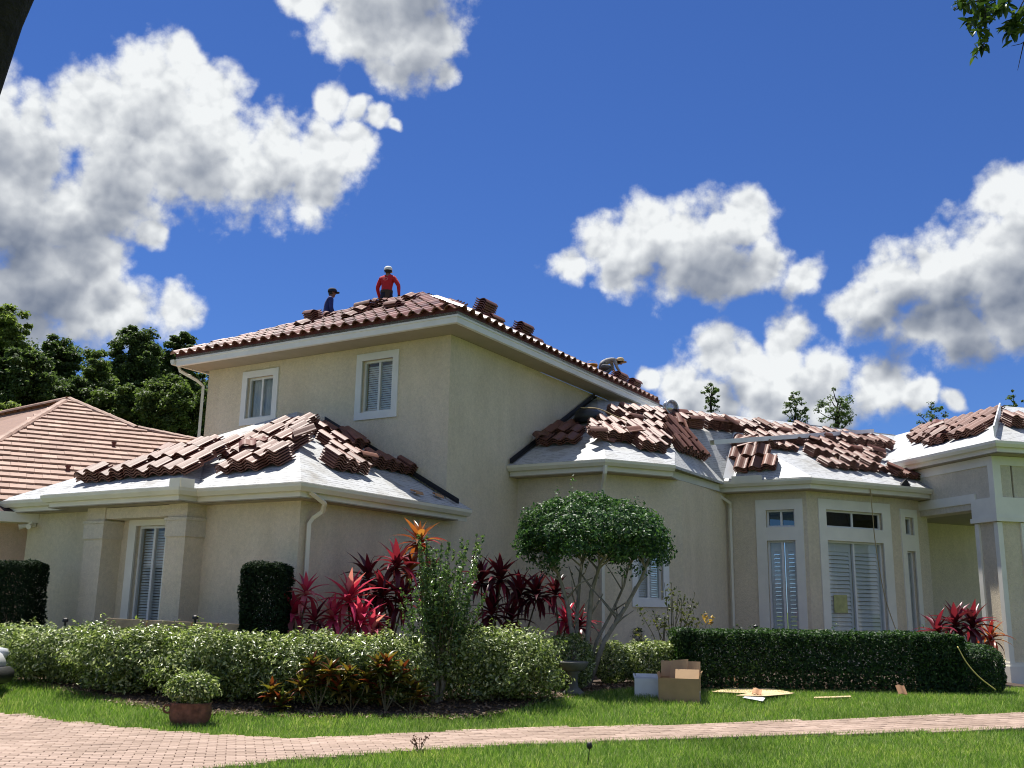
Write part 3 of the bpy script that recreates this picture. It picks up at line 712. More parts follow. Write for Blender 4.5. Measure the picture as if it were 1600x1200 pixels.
# ------------------------------------------------------------------ tiles
def s_tile(w=.325, L=.42, th=.014, amp=.036, seg=9):
    vs = []; fs = []
    prof = []
    for i in range(seg + 1):
        x = i / seg; z = amp * (math.sin(math.pi * min(1, x / .62)) if x < .62 else -.45 * math.sin(math.pi * (x - .62) / .38)); prof.append((w * (x - .5), z))
    for y in (0, L):
        for (x, z) in prof: vs.append((x, y, z))
        for (x, z) in prof: vs.append((x, y, z - th))
    n = seg + 1; a, b, c, d = 0, n, 2 * n, 3 * n
    for i in range(seg):
        fs += [(a + i, a + i + 1, c + i + 1, c + i), (b + i, d + i, d + i + 1, b + i + 1), (a + i, b + i, b + i + 1, a + i + 1), (c + i, c + i + 1, d + i + 1, d + i)]
    fs += [(a, c, d, b), (a + seg, b + seg, d + seg, c + seg)]
    return vs, fs
tv, tf = s_tile(amp=.05, th=.021); ME_TILE = make_mesh('tile', tv, tf, M_TILE, True)
ME_TILE.polygons.foreach_set('use_smooth', [False] * len(ME_TILE.polygons))
tv, tf = s_tile(amp=.062, th=.022); ME_TILEL = make_mesh('laid_tile', tv, tf, M_TILEL)
n_laid = 0
def lay(plane, parent, a0, a1, rows, inside):
    global n_laid
    for r in range(rows):
        b = -.07 + r * .365; a = a0
        while a < a1:
            p = plane.pt(a, b + .2); uvp = (p @ HU, p @ HV)
            if inside(uvp):
                link_mesh('tile', ME_TILEL, parent, plane.frame(a + random.uniform(-.004, .004), b, .105 + random.uniform(-.006, .006), random.uniform(-.015, .015)) @ Matrix.Rotation(R(-3.2), 4, 'X')); n_laid += 1
            a += .30
lay(P_TA, roof_ta, -8.2, 0.05, 12, lambda q: q[0] - 15.8 < q[1] - 10.88 + .12 and q[0] - 15.8 < 19.15 - q[1] + .1)
lay(P_TB, roof_tb, .15, 10.2, 2, lambda q: True)
M_STOP = mat_plain('red_bird_stop', (0.10, 0.022, 0.018), .6, .2)
sweep(up, [(-.012, 7.50), (-.012, 7.40), (.03, 7.40), (.03, 7.50)], 'bird_stop', M_STOP)
ORD = ['first', 'second', 'third', 'fourth', 'fifth', 'sixth', 'seventh', 'eighth', 'ninth', 'tenth', 'eleventh', 'twelfth', 'thirteenth', 'fourteenth', 'fifteenth', 'sixteenth', 'seventeenth', 'eighteenth', 'nineteenth', 'twentieth', 'twenty-first', 'twenty-second', 'twenty-third', 'twenty-fourth', 'twenty-fifth', 'twenty-sixth']
def stack(plane, a, b, n, label, group, rot=0.0, base=.03, jit=1.0):
    M = plane.frame(a, b, base, rot); t = thing('tile_stack', None, label, 'tile stack', group, M)
    for i in range(max(2, int(round(n * .58)))):
        m = M @ Matrix.Translation((random.uniform(-.006, .006) * jit, random.uniform(-.010, .010) * jit, .03 + i * .049)) @ Matrix.Rotation(random.uniform(-.014, .014) * jit, 4, 'Z')
        link_mesh('tile', ME_TILE, t, m)
    if random.random() < .10:
        link_mesh('tile', ME_TILE, t, M @ Matrix.Translation((random.uniform(-.06, .06), random.uniform(-.08, .08), .06 + i * .049 + .045)) @ Euler((random.uniform(-.12, .12), random.uniform(-.15, .15), random.uniform(-1.5, 1.5))).to_matrix().to_4x4())
    return t
def row(plane, b, x0, x1, n, where, pitch=.345, skip=(), rot=0.0, turned=(), ar=None):
    a0, a1 = ar or sorted((plane.a_at(x0, b), plane.a_at(x1, b))); k = max(1, int((a1 - a0) / pitch) + 1); j = 0
    for i in range(k):
        if i in skip: continue
        if plane is P_C and 1.6 < a0 + pitch * i + .12 < 5.75 and b / P_C.L < np.interp(a0 + pitch * i + .12, [1.8, 3.6, 5.6], [0, 2.6, 2.6]): continue
        lab = '%s tile stack from left in %s' % (ORD[j], where); j += 1
        tr = i in turned
        stack(plane, a0 + pitch * i + random.uniform(-.01, .01), b + random.uniform(-.03, .03) + (.1 if tr else 0), random.randint(*n), lab, 'tile stacks on the roof', rot + random.uniform(-.05, .05) + (R(80) if tr else 0))
# left wing, front slope
row(P_LB, 1.94, 300, 338, (5, 7), 'the top row above the left wing window')
row(P_LB, .50, 128, 168, (6, 8), 'the lowest row by the left wing corner')
row(P_LB, .56, 184, 288, (6, 8), 'the lowest row above the left wing window')
row(P_LB, 1.02, 208, 312, (6, 8), 'the second row above the left wing window')
row(P_LB, 1.48, 250, 330, (5, 8), 'the third row above the left wing window')
row(P_LA, .66, 350, 400, (6, 8), 'the lower row right of the left wing valley')
row(P_LA, .88, 408, 452, (8, 10), 'the tall group by the white hip')
row(P_LA, 1.36, 350, 456, (6, 9), 'the second row beside the white hip')
row(P_LA, 1.84, 356, 462, (5, 8), 'the third row beside the white hip')
row(P_LA, 2.32, 380, 466, (5, 8), 'the fourth row below the upper windows')
row(P_LA, 2.80, 405, 470, (5, 7), 'the fifth row below the upper windows')
row(P_LA, 3.28, 432, 472, (4, 7), 'the top row under the upper wall')
# left wing, right slope
row(P_LR, .90, 528, 574, (8, 10), 'the front row of the left wing right slope')
row(P_LR, 1.48, 520, 645, (7, 9), 'the long row of the left wing right slope', skip=(0,))
row(P_LR, 2.25, 520, 570, (7, 9), 'the third row of the left wing right slope')
row(P_LR, 2.9, 505, 576, (6, 9), 'the topmost row of the left wing right slope')
# right wing, slope beside the upper block
row(P_A0, 1.12, 850, 900, (6, 9), 'the lower shaded row beside the tall wall')
row(P_A0, 1.70, 858, 905, (4, 7), 'the middle shaded row beside the tall wall')
row(P_A0, 2.30, 868, 905, (3, 6), 'the upper shaded row beside the tall wall')
# right wing, main slope
row(P_C, .72, 1010, 1085, (8, 10), 'the lowest row left of the bay valley')
row(P_C, 1.20, 938, 1130, (7, 9), 'the second row over the small window')
row(P_C, 1.78, 936, 1172, (6, 8), 'the third row over the small window', skip=())
row(P_C, 3.05, 965, 1398, (6, 9), 'the long row below the right ridge', pitch=.36, turned=(2, 7, 15, 19))
row(P_C, 3.75, 985, 1400, (4, 6), 'the long row along the right ridge', pitch=.36)
row(P_NB, .62, None, None, (6, 8), 'the lowest row at the notch left of the bay', ar=(1.35, 3.0))
row(P_NB, 1.12, None, None, (6, 8), 'the second row at the notch left of the bay', ar=(1.75, 3.05))
row(P_NB, 1.62, None, None, (5, 7), 'the third row at the notch left of the bay', ar=(2.65, 3.1))
row(P_C, 2.36, 950, 1095, (5, 7), 'the fourth row over the small window')
row(P_C, .80, 1300, 1392, (6, 9), 'the lower row above the bay window')
row(P_C, 1.55, 1275, 1372, (6, 9), 'the second row above the bay window')
row(P_C, 2.2, 1300, 1388, (5, 7), 'the third row above the bay window', turned=(3,))
row(P_F, .55, 1408, 1440, (5, 7), 'the short row at the bay end')
row(P_BA, .30, None, None, (5, 8), 'the lowest row on the bay hip', ar=(-1.75, -.75))
row(P_BA, .80, None, None, (6, 8), 'the second row on the bay hip', ar=(-2.0, -1.1))
row(P_BA, 1.28, None, None, (5, 7), 'the top row on the bay hip', ar=(-2.05, -1.6))
row(P_C, 2.5, None, None, (5, 7), 'the middle row right of the valley head', ar=(5.9, 8.6))
row(P_C, 1.9, None, None, (5, 7), 'the lower row right of the valley head', ar=(5.9, 6.8))
# entrance roof
row(P_PL, .80, 1450, 1535, (5, 7), 'the lower row on the entrance roof', turned=(2,))
row(P_PL, 1.40, 1430, 1548, (5, 7), 'the second row on the entrance roof')
row(P_PL, 2.0, 1425, 1555, (4, 6), 'the upper row on the entrance roof')
row(P_PL, 2.5, 1432, 1558, (3, 5), 'the top row on the entrance roof')
row(P_PF, 1.05, 1588, 1625, (9, 11), 'the group on the entrance roof front')
# upper roof
for x, b, n, rot, lab in ((500, 1.9, 9, 1.2, 'tall tile stack beside the worker in navy'), (562, 1.5, 5, .3, 'low tile stack right of the worker in navy'), (600, 2.4, 7, .9, 'tile stack in front of the worker in red'), (628, 1.6, 6, 1.4, 'tile stack below and right of the worker in red'), (585, 2.2, 5, 1.1, 'loose tile stack just left of the worker in red'), (545, 1.0, 4, .2, 'flat tile stack near the eave below the navy worker'), (470, 1.0, 3, .1, 'thin tile stack left of the navy worker near the eave'), (640, 2.6, 5, .2, 'tile stack between the red worker and the roof peak'), (520, 2.3, 4, .8, 'small tile stack right beside the navy worker')):
    stack(P_TA, P_TA.a_at(x, b), b, n, lab, 'tile stacks on the roof', rot, .12, 2.0)
for x, b, n, rot, lab in ((757, .75, 13, R(85), 'tallest tile stack on the upper roof edge near the corner'), (775, .35, 5, R(80), 'low tile stack right of the tallest edge stack'), (818, .6, 11, R(85), 'second tall tile stack along the upper roof edge'), (838, .4, 4, R(80), 'low tile stack midway down the upper roof edge'), (968, .5, 8, R(85), 'tile stack just right of the crouching worker'), (990, .45, 8, R(85), 'lowest tile stack on the upper roof edge')):
    stack(P_TB, P_TB.a_at(x, b), b, n, lab, 'tile stacks on the roof', rot, .10, 1.5)

# ------------------------------------------------------------------ ground
def smooth_grid(lo, hi, fine_lo, fine_hi, step):
    a = list(np.arange(fine_lo, fine_hi + 1e-6, step)); x = fine_lo; d = step
    L = []
    while x > lo: d *= 1.5; x -= d; L.append(x)
    Rr = []; x = fine_hi; d = step
    while x < hi: d *= 1.5; x += d; Rr.append(x)
    return np.array(L[::-1] + a + Rr)
gx = smooth_grid(-900, 900, -16, 16, .4); gy = smooth_grid(-300, 1500, 5, 26, .4)
GX, GY = np.meshgrid(gx, gy); GZ = gz(GX, GY)
nx, ny = len(gx), len(gy); idx = np.arange(nx * ny).reshape(ny, nx)
q = np.stack([idx[:-1, :-1], idx[:-1, 1:], idx[1:, 1:], idx[1:, :-1]], -1).reshape(-1, 4)
def mat_soil_grass():
    m, nt, bs = new_mat('lawn_soil'); n = tex_noise(nt, 3.0, 6); n2 = tex_noise(nt, 0.35, 4)
    c = ramp(nt, n.outputs['Fac'], [(0.3, (.055, .085, .022)), (0.7, (.11, .17, .04))]); c2 = ramp(nt, n2.outputs['Fac'], [(0.3, (.8, .8, .8)), (0.7, (1.1, 1.05, 1.0))])
    nt.links.new(mixc(nt, 1.0, c, c2, 'MULTIPLY'), bs.inputs['Base Color']); bs.inputs['Roughness'].default_value = 1.0; bs.inputs['Specular IOR Level'].default_value = .1; return m
ground = link_mesh('ground', np_mesh('ground', np.stack([GX.ravel(), GY.ravel(), GZ.ravel()], 1), q, mat_soil_grass())); tag(ground, kind='structure')
for P_ in ():
    pass
BACK = [(1700, 1113), (1600, 1117), (1300, 1128), (1000, 1138), (800, 1141), (600, 1152), (450, 1158), (300, 1150), (200, 1141), (100, 1131), (0, 1117)]
FRONT = [(1700, 1138), (1600, 1142), (1300, 1150), (1000, 1160), (800, 1167), (600, 1180), (450, 1192), (380, 1200)]
bk = sorted([tuple(ground_at(*p)[:2]) for p in BACK] + [(-9, 15.2), (-14, 18.0)]); fr_ = sorted([tuple(ground_at(*p)[:2]) for p in FRONT] + [(-3.1, 9.8), (-4, 8.6), (-6, 5.5), (-14, 3.0)])
bkx, bky = np.array(bk).T; frx, fry = np.array(fr_).T
yb = lambda x: np.interp(x, bkx, bky); yf = lambda x: np.interp(x, frx, fry)
BED = [(-14, 21), (-10, 18.3)] + [tuple(ground_at(*p)[:2]) for p in [(0, 1062), (100, 1080), (200, 1102), (300, 1116), (420, 1120), (620, 1122), (740, 1124), (800, 1112), (850, 1098), (890, 1090), (1000, 1078), (1100, 1082), (1300, 1084), (1550, 1080)]] + [(13, 21)]
bedx, bedy = np.array(sorted(BED)).T; ybed = lambda x: np.interp(x, bedx, bedy)
def strip(name, ya, yb_, x0, x1, lift, mat, n=120, m=14):
    xs = np.linspace(x0, x1, n); T = np.linspace(0, 1, m); X = np.repeat(xs[None], m, 0); Y = ya(xs)[None] * (1 - T[:, None]) + yb_(xs)[None] * T[:, None]
    Z = gz(X, Y) + lift; ix = np.arange(n * m).reshape(m, n); qq = np.stack([ix[:-1, :-1], ix[:-1, 1:], ix[1:, 1:], ix[1:, :-1]], -1).reshape(-1, 4)
    return link_mesh(name, np_mesh(name, np.stack([X.ravel(), Y.ravel(), Z.ravel()], 1), qq, mat))
M_JOINT = mat_plain('joint_sand', (0.26, 0.18, 0.14), 1.0, 0.2, 20)
drive = strip('driveway', yf, yb, -13.9, 10, .012, M_JOINT); tag(drive, kind='structure')
M_MULCH = mat_plain('mulch', (0.085, 0.058, 0.042), 1.0, 0.55, 22, 35, 1.0, 0.05)
bed = strip('planting_bed', ybed, lambda x: ybed(x) + 16, -13.9, 12.9, .02, M_MULCH, 160, 50); tag(bed, kind='structure')
# pavers
def mat_paver():
    m, nt, bs = new_mat('pink_paver'); g = nd(nt, 'ShaderNodeNewGeometry'); oi = nd(nt, 'ShaderNodeObjectInfo')
    ad = nd(nt, 'ShaderNodeMath', operation='ADD'); nt.links.new(g.outputs['Random Per Island'], ad.inputs[0]); nt.links.new(oi.outputs['Random'], ad.inputs[1])
    fr = nd(nt, 'ShaderNodeMath', operation='FRACT'); nt.links.new(ad.outputs[0], fr.inputs[0])
    c = ramp(nt, fr.outputs[0], [(0, (.30, .215, .165)), (.5, (.36, .26, .205)), (1, (.42, .31, .25))]); n = tex_noise(nt, 30, 4); s2 = tex_noise(nt, .8, 5)
    c = mixc(nt, .7, c, ramp(nt, n.outputs['Fac'], [(.3, (.8, .8, .8)), (.7, (1.1, 1.1, 1.1))]), 'MULTIPLY')
    c = mixc(nt, .6, c, ramp(nt, s2.outputs['Fac'], [(.35, (.72, .70, .68)), (.6, (1.05, 1.05, 1.05))]), 'MULTIPLY')
    nt.links.new(c, bs.inputs['Base Color']); bs.inputs['Roughness'].default_value = .85; return m
M_PAVER = mat_paver()
pw, pl, gap, ang = .205, .105, .007, R(15)
ca, sa = math.cos(ang), math.sin(ang); cand = []
for j in range(-120, 320):
    for i in range(-110, 120):
        a = i * pw + (pw / 2 if j % 2 else 0); b = j * pl
        x = a * ca - b * sa; y = a * sa + b * ca + 6
        if -8.6 < x < 9.0 and y > 5 and yf(x) - .03 < y < yb(x) + .03:
            px_, py_ = pix((x, y, 0.05))
            if -30 < px_ < 1630 and py_ < 1225: cand.append((math.hypot(x, y), x, y))
cand.sort()
pv = MB(); hx, hy, hz, bv = (pw - gap) / 2, (pl - gap) / 2, .030, .005
pv.add([(-hx, -hy, 0), (hx, -hy, 0), (hx, hy, 0), (-hx, hy, 0), (-hx, -hy, hz - bv), (hx, -hy, hz - bv), (hx, hy, hz - bv), (-hx, hy, hz - bv), (-hx + bv, -hy + bv, hz), (hx - bv, -hy + bv, hz), (hx - bv, hy - bv, hz), (-hx + bv, hy - bv, hz)],
       [(0, 1, 5, 4), (1, 2, 6, 5), (2, 3, 7, 6), (3, 0, 4, 7), (4, 5, 9, 8), (5, 6, 10, 9), (6, 7, 11, 10), (7, 4, 8, 11), (8, 9, 10, 11)])
ME_PAVER = make_mesh('paver', pv.v, pv.f, M_PAVER)
def paver_M(x, y):
    e = .05; n = Vector((-(float(gz(x + e, y)) - float(gz(x - e, y))) / (2 * e), -(float(gz(x, y + e)) - float(gz(x, y - e))) / (2 * e), 1)).normalized()
    return Matrix.Translation((x, y, float(gz(x, y)) + .006 + random.uniform(-.003, .003))) @ n.to_track_quat('Z', 'Y').to_matrix().to_4x4() @ Matrix.Rotation(ang + random.uniform(-.012, .012) - math.atan2(0, 1), 4, 'Z')
def paver_M2(x, y):
    return Matrix.Translation((x, y, float(gz(x, y)) + .006 + random.uniform(-.003, .003))) @ Euler((math.atan((float(gz(x, y + .05)) - float(gz(x, y - .05))) / .1), 0, 0)).to_matrix().to_4x4() @ Matrix.Rotation(ang + random.uniform(-.012, .012), 4, 'Z')
for (_, x, y) in cand[:300]: link_mesh('paver', ME_PAVER, drive, paver_M2(x, y))
pvv = np.array(pv.v); restv = []; restf = []
for k, (_, x, y) in enumerate(cand[300:]):
    M = np.array(paver_M2(x, y)); restv.append(pvv @ M[:3, :3].T + M[:3, 3]); restf.append(np.array(pv.f) + 12 * k)
rest_p = link_mesh('paving', np_mesh('paving', np.concatenate(restv), np.concatenate(restf), M_PAVER), drive); tag(rest_p, kind='stuff')
# grass
def blades(n, x0, x1, y0, y1, hmin, hmax, wid, keep):
    x = rng.uniform(x0, x1, n); y = rng.uniform(y0, y1, n); k = keep(x, y); x, y = x[k], y[k]; n = len(x); z = gz(x, y)
    h = rng.uniform(hmin, hmax, n); t = rng.uniform(0, 2 * np.pi, n); ln = h * rng.uniform(.15, .9, n); w = wid * rng.uniform(.7, 1.3, n); t2 = rng.uniform(0, 2 * np.pi, n)
    b = np.stack([x, y, z], 1); s = np.stack([np.cos(t) * w, np.sin(t) * w, 0 * w], 1); d = np.stack([np.cos(t2) * ln, np.sin(t2) * ln, h], 1)
    mid = b + d * .55 + np.stack([0 * h, 0 * h, .10 * h], 1)
    v = np.stack([b - s, b + s, mid + s * .7, b + d, mid - s * .7], 1).reshape(-1, 3)
    i = np.arange(n)[:, None] * 5
    tri = np.concatenate([i + np.array([[0, 1, 2]]), i + np.array([[0, 2, 4]]), i + np.array([[4, 2, 3]])], 0)
    return v, tri
def lawn_keep(x, y):
    px_ = 800 + FPX * x / (y * .975 + .3); ok = (px_ > -60) & (px_ < 1660)
    return ok & (y < ybed(x) + .06) & ~((y > yf(x) + .05) & (y < yb(x) - .05))
M_GRASS = mat_leaf('grass_blades', [(.09, .18, .026), (.155, .285, .042), (.23, .36, .065), (.46, .49, .24)], .45, .45, .4, patch=.6)
v, t = blades(520000, -9, 11, 7.6, 19.5, .035, .085, .0035, lawn_keep)
lawn = link_mesh('lawn_grass', np_mesh('lawn_grass', v, t, M_GRASS)); tag(lawn, 'short green lawn grass on both sides of the pink paver path', 'grass', kind='stuff')
print('GRASS', len(t), 'PAVERS', len(cand))
# litter of leaves on the planting bed
def leaf_cloud(P, N, size, aspect=.45, fold=.25, droop=.0):
    """one folded quad-leaf per point; N is the preferred normal"""
    n = len(P); size = np.asarray(size) * np.ones(n)
    nn = N / (np.linalg.norm(N, axis=1, keepdims=True) + 1e-9)
    r = rng.normal(size=(n, 3)); d = r - nn * np.sum(r * nn, 1, keepdims=True); d /= np.linalg.norm(d, axis=1, keepdims=True) + 1e-9
    d = d - np.array([0, 0, droop]); d /= np.linalg.norm(d, axis=1, keepdims=True)
    s = np.cross(d, nn); s /= np.linalg.norm(s, axis=1, keepdims=True) + 1e-9; up = np.cross(s, d)
    L = size[:, None]; W = L * aspect
    a = P - d * L * .5; c = P + d * L * .5; b = P + s * W * .5 + up * W * fold - d * L * .05; e = P - s * W * .5 + up * W * fold - d * L * .05
    v = np.stack([a, b, c, e], 1).reshape(-1, 3); i = np.arange(n)[:, None] * 4
    return v, np.concatenate([i + np.array([[0, 1, 2]]), i + np.array([[0, 2, 3]])], 0)
xs_ = rng.uniform(-8, 9, 9000); ys_ = ybed(xs_) + rng.uniform(-.15, 1.3, 9000) ** 1.0
P = np.stack([xs_, ys_, gz(xs_, ys_) + .03], 1); v, t = leaf_cloud(P, np.array([0, 0, 1.0]) + rng.normal(size=(9000, 3)) * .35, rng.uniform(.03, .08, 9000), .5)
lit_ = link_mesh('leaf_litter', np_mesh('leaf_litter', v, t, mat_leaf('dry_leaf', [(.10, .06, .035), (.20, .13, .08), (.33, .24, .16)], .7, .1))); tag(lit_, 'dry brown leaf litter on the mulch under the hedges', 'leaf litter', kind='stuff')

# ------------------------------------------------------------------ shrubs
def lump(dirs, f=3.0, seed=0):
    r2 = np.random.default_rng(seed); k = r2.normal(size=(7, 3)) * f; ph = r2.uniform(0, 6.28, 7)
    return np.mean(np.sin(dirs @ k.T + ph), 1)
def bush_points(n, c, rx, ry, h, p=3.2, depth=.16, rough=.10, seed=0, top_bias=.0):
    d = rng.normal(size=(int(n * 1.0), 3)); d[:, 2] += top_bias; d /= np.linalg.norm(d, axis=1, keepdims=True)
    r = (np.abs(d) ** p).sum(1) ** (-1 / p); r = r * (1 + rough * lump(d, 4, seed) + rough * .6 * lump(d, 11, seed + 1)) * (1 - np.abs(rng.normal(size=len(d))) * depth)
    Q = d * r[:, None] * np.array([rx, ry, h / 2]) + np.array(c) + np.array([0, 0, h / 2])
    k = Q[:, 2] > c[2] + .03
    return Q[k], d[k]
def box_points(n, c, rx, ry, h, depth=.05, rough=.03, seed=0):
    A = np.array([2 * rx * h, 2 * rx * h, 2 * ry * h, 2 * ry * h, 4 * rx * ry]); k = rng.choice(5, n, p=A / A.sum()); u = rng.uniform(-1, 1, (n, 2)); P = np.zeros((n, 3)); N = np.zeros((n, 3))
    for i, (ax, sg) in enumerate(((1, -1), (1, 1), (0, -1), (0, 1), (2, 1))):
        m = k == i; o_ = [j for j in range(3) if j != ax]; P[m, ax] = sg; N[m, ax] = sg
        for j, q in zip(o_, (0, 1)): P[m, j] = u[m, q]
    P = P * np.array([rx, ry, h / 2]); w = lump(P, 5, seed) * rough + lump(P, 13, seed + 3) * rough * .7 - np.abs(rng.normal(size=n)) * depth
    e = np.maximum(0, np.sqrt((np.maximum(0, np.abs(P[:, 0]) - rx + .12) ** 2 + np.maximum(0, P[:, 2] - h / 2 + .12) ** 2 + np.maximum(0, np.abs(P[:, 1]) - ry + .12) ** 2)) - .12)
    D = P / (np.abs(P) / np.array([rx, ry, h / 2])).max(1, keepdims=True); P = P + N * w[:, None] - e[:, None] * unit_rows(P)
    return P + np.array(c) + np.array([0, 0, h / 2]), N
def unit_rows(a): return a / (np.linalg.norm(a, axis=1, keepdims=True) + 1e-9)
def bush(name, c, rx, ry, h, n, size, mat, label, cat='shrub', group=None, p=3.2, seed=0, depth=.16, rough=.10, aspect=.45, stems=5, upw=.5, stem_mat=None, sprigs=0):
    t = thing(name, c, label, cat, group)
    Q, d = box_points(n, c, rx, ry, h, depth, rough, seed) if p >= 5 else bush_points(n, c, rx, ry, h, p, depth, rough, seed)
    if sprigs:
        S = []
        for i in range(sprigs):
            q0 = Q[rng.integers(len(Q))]
            if q0[2] < c[2] + h * .7: continue
            m = rng.integers(6, 12); hh = rng.uniform(.05, .16); S.append(q0 + np.stack([rng.normal(size=m) * .03, rng.normal(size=m) * .03, np.linspace(0, hh, m)], 1))
        S = np.concatenate(S); Q = np.concatenate([Q, S]); d = np.concatenate([d, np.tile([0, 0, 1.0], (len(S), 1))])
    N = d * .8 + np.array([0, 0, upw]) + rng.normal(size=d.shape) * .55
    v, tr = leaf_cloud(Q, N, size * rng.uniform(.65, 1.3, len(Q)), aspect)
    me = np_mesh('foliage', v - np.array(c), tr, mat); o = bpy.data.objects.new('foliage', me); COL.objects.link(o); put(o, t, Matrix.Translation(V3(c))); tag(o, kind='stuff')
    for i in range(stems):
        a = rng.uniform(0, 6.28); s = MB(); e = np.array([math.cos(a) * rx * .6, math.sin(a) * ry * .6, h * rng.uniform(.6, .85)]); k = rng.uniform(.1, .35)
        s.tube([np.array(c) + e * np.array([k, k, -.04]), np.array(c) + e * np.array([k * 1.3, k * 1.3, .45]) + rng.normal(size=3) * .03, np.array(c) + e], [.018, .013, .006], 5); s.build('stem', stem_mat or M_PALEBARK, t, True)
    return t
def ghit(x, y): return ground_at(x, y)
M_VAR = mat_leaf('variegated_leaf', [(.032, .055, .014), (.10, .15, .034), (.26, .33, .09), (.64, .66, .42)], .3, .4, .6)
M_HEDGE = mat_leaf('dark_hedge_leaf', [(.010, .028, .010), (.018, .045, .014), (.032, .075, .02), (.07, .14, .03)], .5, .3, .25)
M_LIG = mat_leaf('glossy_leaf', [(.014, .042, .016), (.028, .075, .024), (.065, .145, .04), (.12, .22, .06)], .42, .3, .3)
M_COL = mat_leaf('podocarpus_leaf', [(.008, .018, .009), (.014, .030, .012), (.024, .045, .016)], .7, .15, .12)
M_SPRIG = mat_leaf('sprig_leaf', [(.035, .075, .025), (.09, .16, .05), (.20, .28, .10)], .3, .4, .55)
def px_bush(name, x0, x1, ytop, ybase, dep, n, size, mat, label, **k):
    xc = (x0 + x1) / 2; g = ghit(xc, ybase); Y = g[1] + dep / 2; L = at_depth(x0, (ytop + ybase) / 2, Y)[0]; Rr = at_depth(x1, (ytop + ybase) / 2, Y)[0]; z = at_depth(xc, ytop, Y)[2]
    zc = float(gz((L + Rr) / 2, Y)); return bush(name, np.array([(L + Rr) / 2, Y, zc]), (Rr - L) / 2, dep / 2, z - zc, n, size, mat, label, **k)
gl = 'loose pale green hedge in front of the left wing'
for i, (x0, x1, yt, ybs, n, lab) in enumerate([(-40, 42, 984, 1062, 5000, 'pale green hedge shrub at the far left edge beside the car'), (18, 172, 984, 1076, 9000, 'pale green hedge shrub in front of the left black path light'), (130, 300, 984, 1094, 12000, 'pale green hedge shrub behind and left of the terracotta pot'),
        (262, 440, 988, 1108, 12000, 'pale green hedge shrub below the square clipped column shrub'), (410, 560, 996, 1112, 10000, 'pale green hedge shrub below the pink cordylines'), (535, 668, 994, 1112, 9000, 'pale green hedge shrub just left of the grey-stemmed tall shrub'), (692, 862, 985, 1108, 12000, 'pale green hedge shrub right of the grey-stemmed tall shrub')]):
    px_bush('hedge_shrub', x0 - 14, x1 + 14, yt - 4, ybs, 1.15, int(n * 1.25), .066, M_VAR, lab, cat='shrub', group=gl, p=3.2, seed=20 + i, rough=.42, sprigs=200, depth=.30)
px_bush('round_shrub', 840, 930, 990, 1082, .9, 5000, .06, M_VAR, 'pale green shrub behind the stone bird bath', p=2.5, seed=41, rough=.16, sprigs=30)
px_bush('round_shrub', 925, 985, 1000, 1072, .8, 3500, .06, M_VAR, 'small pale green shrub just right of the umbrella tree stems', p=2.4, seed=42, rough=.2, sprigs=20)
px_bush('round_shrub', 962, 1066, 1000, 1072, .9, 6000, .062, M_VAR, 'rounded pale green shrub behind the cardboard boxes', p=2.4, seed=43, rough=.18, sprigs=30)
px_bush('clipped_hedge', 936, 1004, 978, 1050, .6, 4500, .045, M_HEDGE, 'low dark clipped hedge block under the small window', cat='hedge', p=6, seed=44, rough=.03, depth=.06)
# long clipped hedge in front of the bay window
g0 = ghit(1085, 1086); hedge_c = np.array([5.32, 17.9, .27])
bush('clipped_hedge', hedge_c, 2.38, .85, 1.0, 54000, .058, M_HEDGE, 'long dark green clipped hedge in front of the bay window', 'hedge', p=9, seed=50, depth=.10, rough=.06, stems=0, aspect=.55, sprigs=60)
bush('clipped_hedge', np.array([7.85, 17.85, .25]), .62, .80, .88, 15000, .052, M_HEDGE, 'rounded right end of the clipped hedge beside the pier', 'hedge', p=3.5, seed=51, depth=.07, rough=.05, stems=0, aspect=.55)
bush('column_shrub', at_depth(412, 985, 15.95) * np.array([1, 1, 0]) + np.array([0, 0, .25]), .36, .34, at_depth(412, 880, 15.95)[2] - .25, 22000, .06, M_COL, 'square clipped dark column shrub right of the left wing window', p=9, seed=60, depth=.10, rough=.05, aspect=.4)
bush('column_shrub', at_depth(14, 985, 18.3) * np.array([1, 1, 0]) + np.array([0, 0, .3]), .46, .4, at_depth(14, 876, 18.3)[2] - .3, 24000, .06, M_COL, 'square clipped dark column shrub at the far left edge', p=9, seed=61, depth=.10, rough=.05, aspect=.4)

# ------------------------------------------------------------------ umbrella-shaped tree
TY = 17.4
tb_ = at_depth(912, 1072, TY); tb_[2] = .3
ut = thing('umbrella_tree', tb_, 'small tree with dense umbrella crown and pale crooked stems', 'tree')
cc = at_depth(925, 842, TY); 
Q, d = bush_points(40000, np.array([cc[0], cc[1], cc[2] - .75]), 1.36, 1.25, 1.48, 2.1, .20, .34, 71)
k = Q[:, 2] > cc[2] - .22 - .42 * (np.hypot((Q[:, 0] - cc[0]) / 1.36, (Q[:, 1] - cc[1]) / 1.25)) ** 2 + .12 * rng.normal(size=len(Q)) + .12 * np.sin(Q[:, 0] * 5.1 + 1) ; Q, d = Q[k], d[k]
for (x, y0, y1) in ((890, 790, 742), (868, 795, 765), (900, 790, 770), (992, 800, 778), (1003, 815, 785)):
    m = 26; s = np.linspace(0, 1, m); A = at_depth(x, y0, TY); B = at_depth(x + 4, y1, TY)
    Q = np.concatenate([Q, A + (B - A) * s[:, None] + rng.normal(size=(m, 3)) * .025]); d = np.concatenate([d, np.tile([0, 0, 1.0], (m, 1))])
gp = lump(Q - cc, 6.5, 77) + .6 * lump(Q - cc, 14, 78); low = np.clip((cc[2] + .05 - Q[:, 2]) / .5, 0, 1); k = gp > -.50 + .75 * low + .1 * rng.normal(size=len(Q)); Q, d = Q[k], d[k]
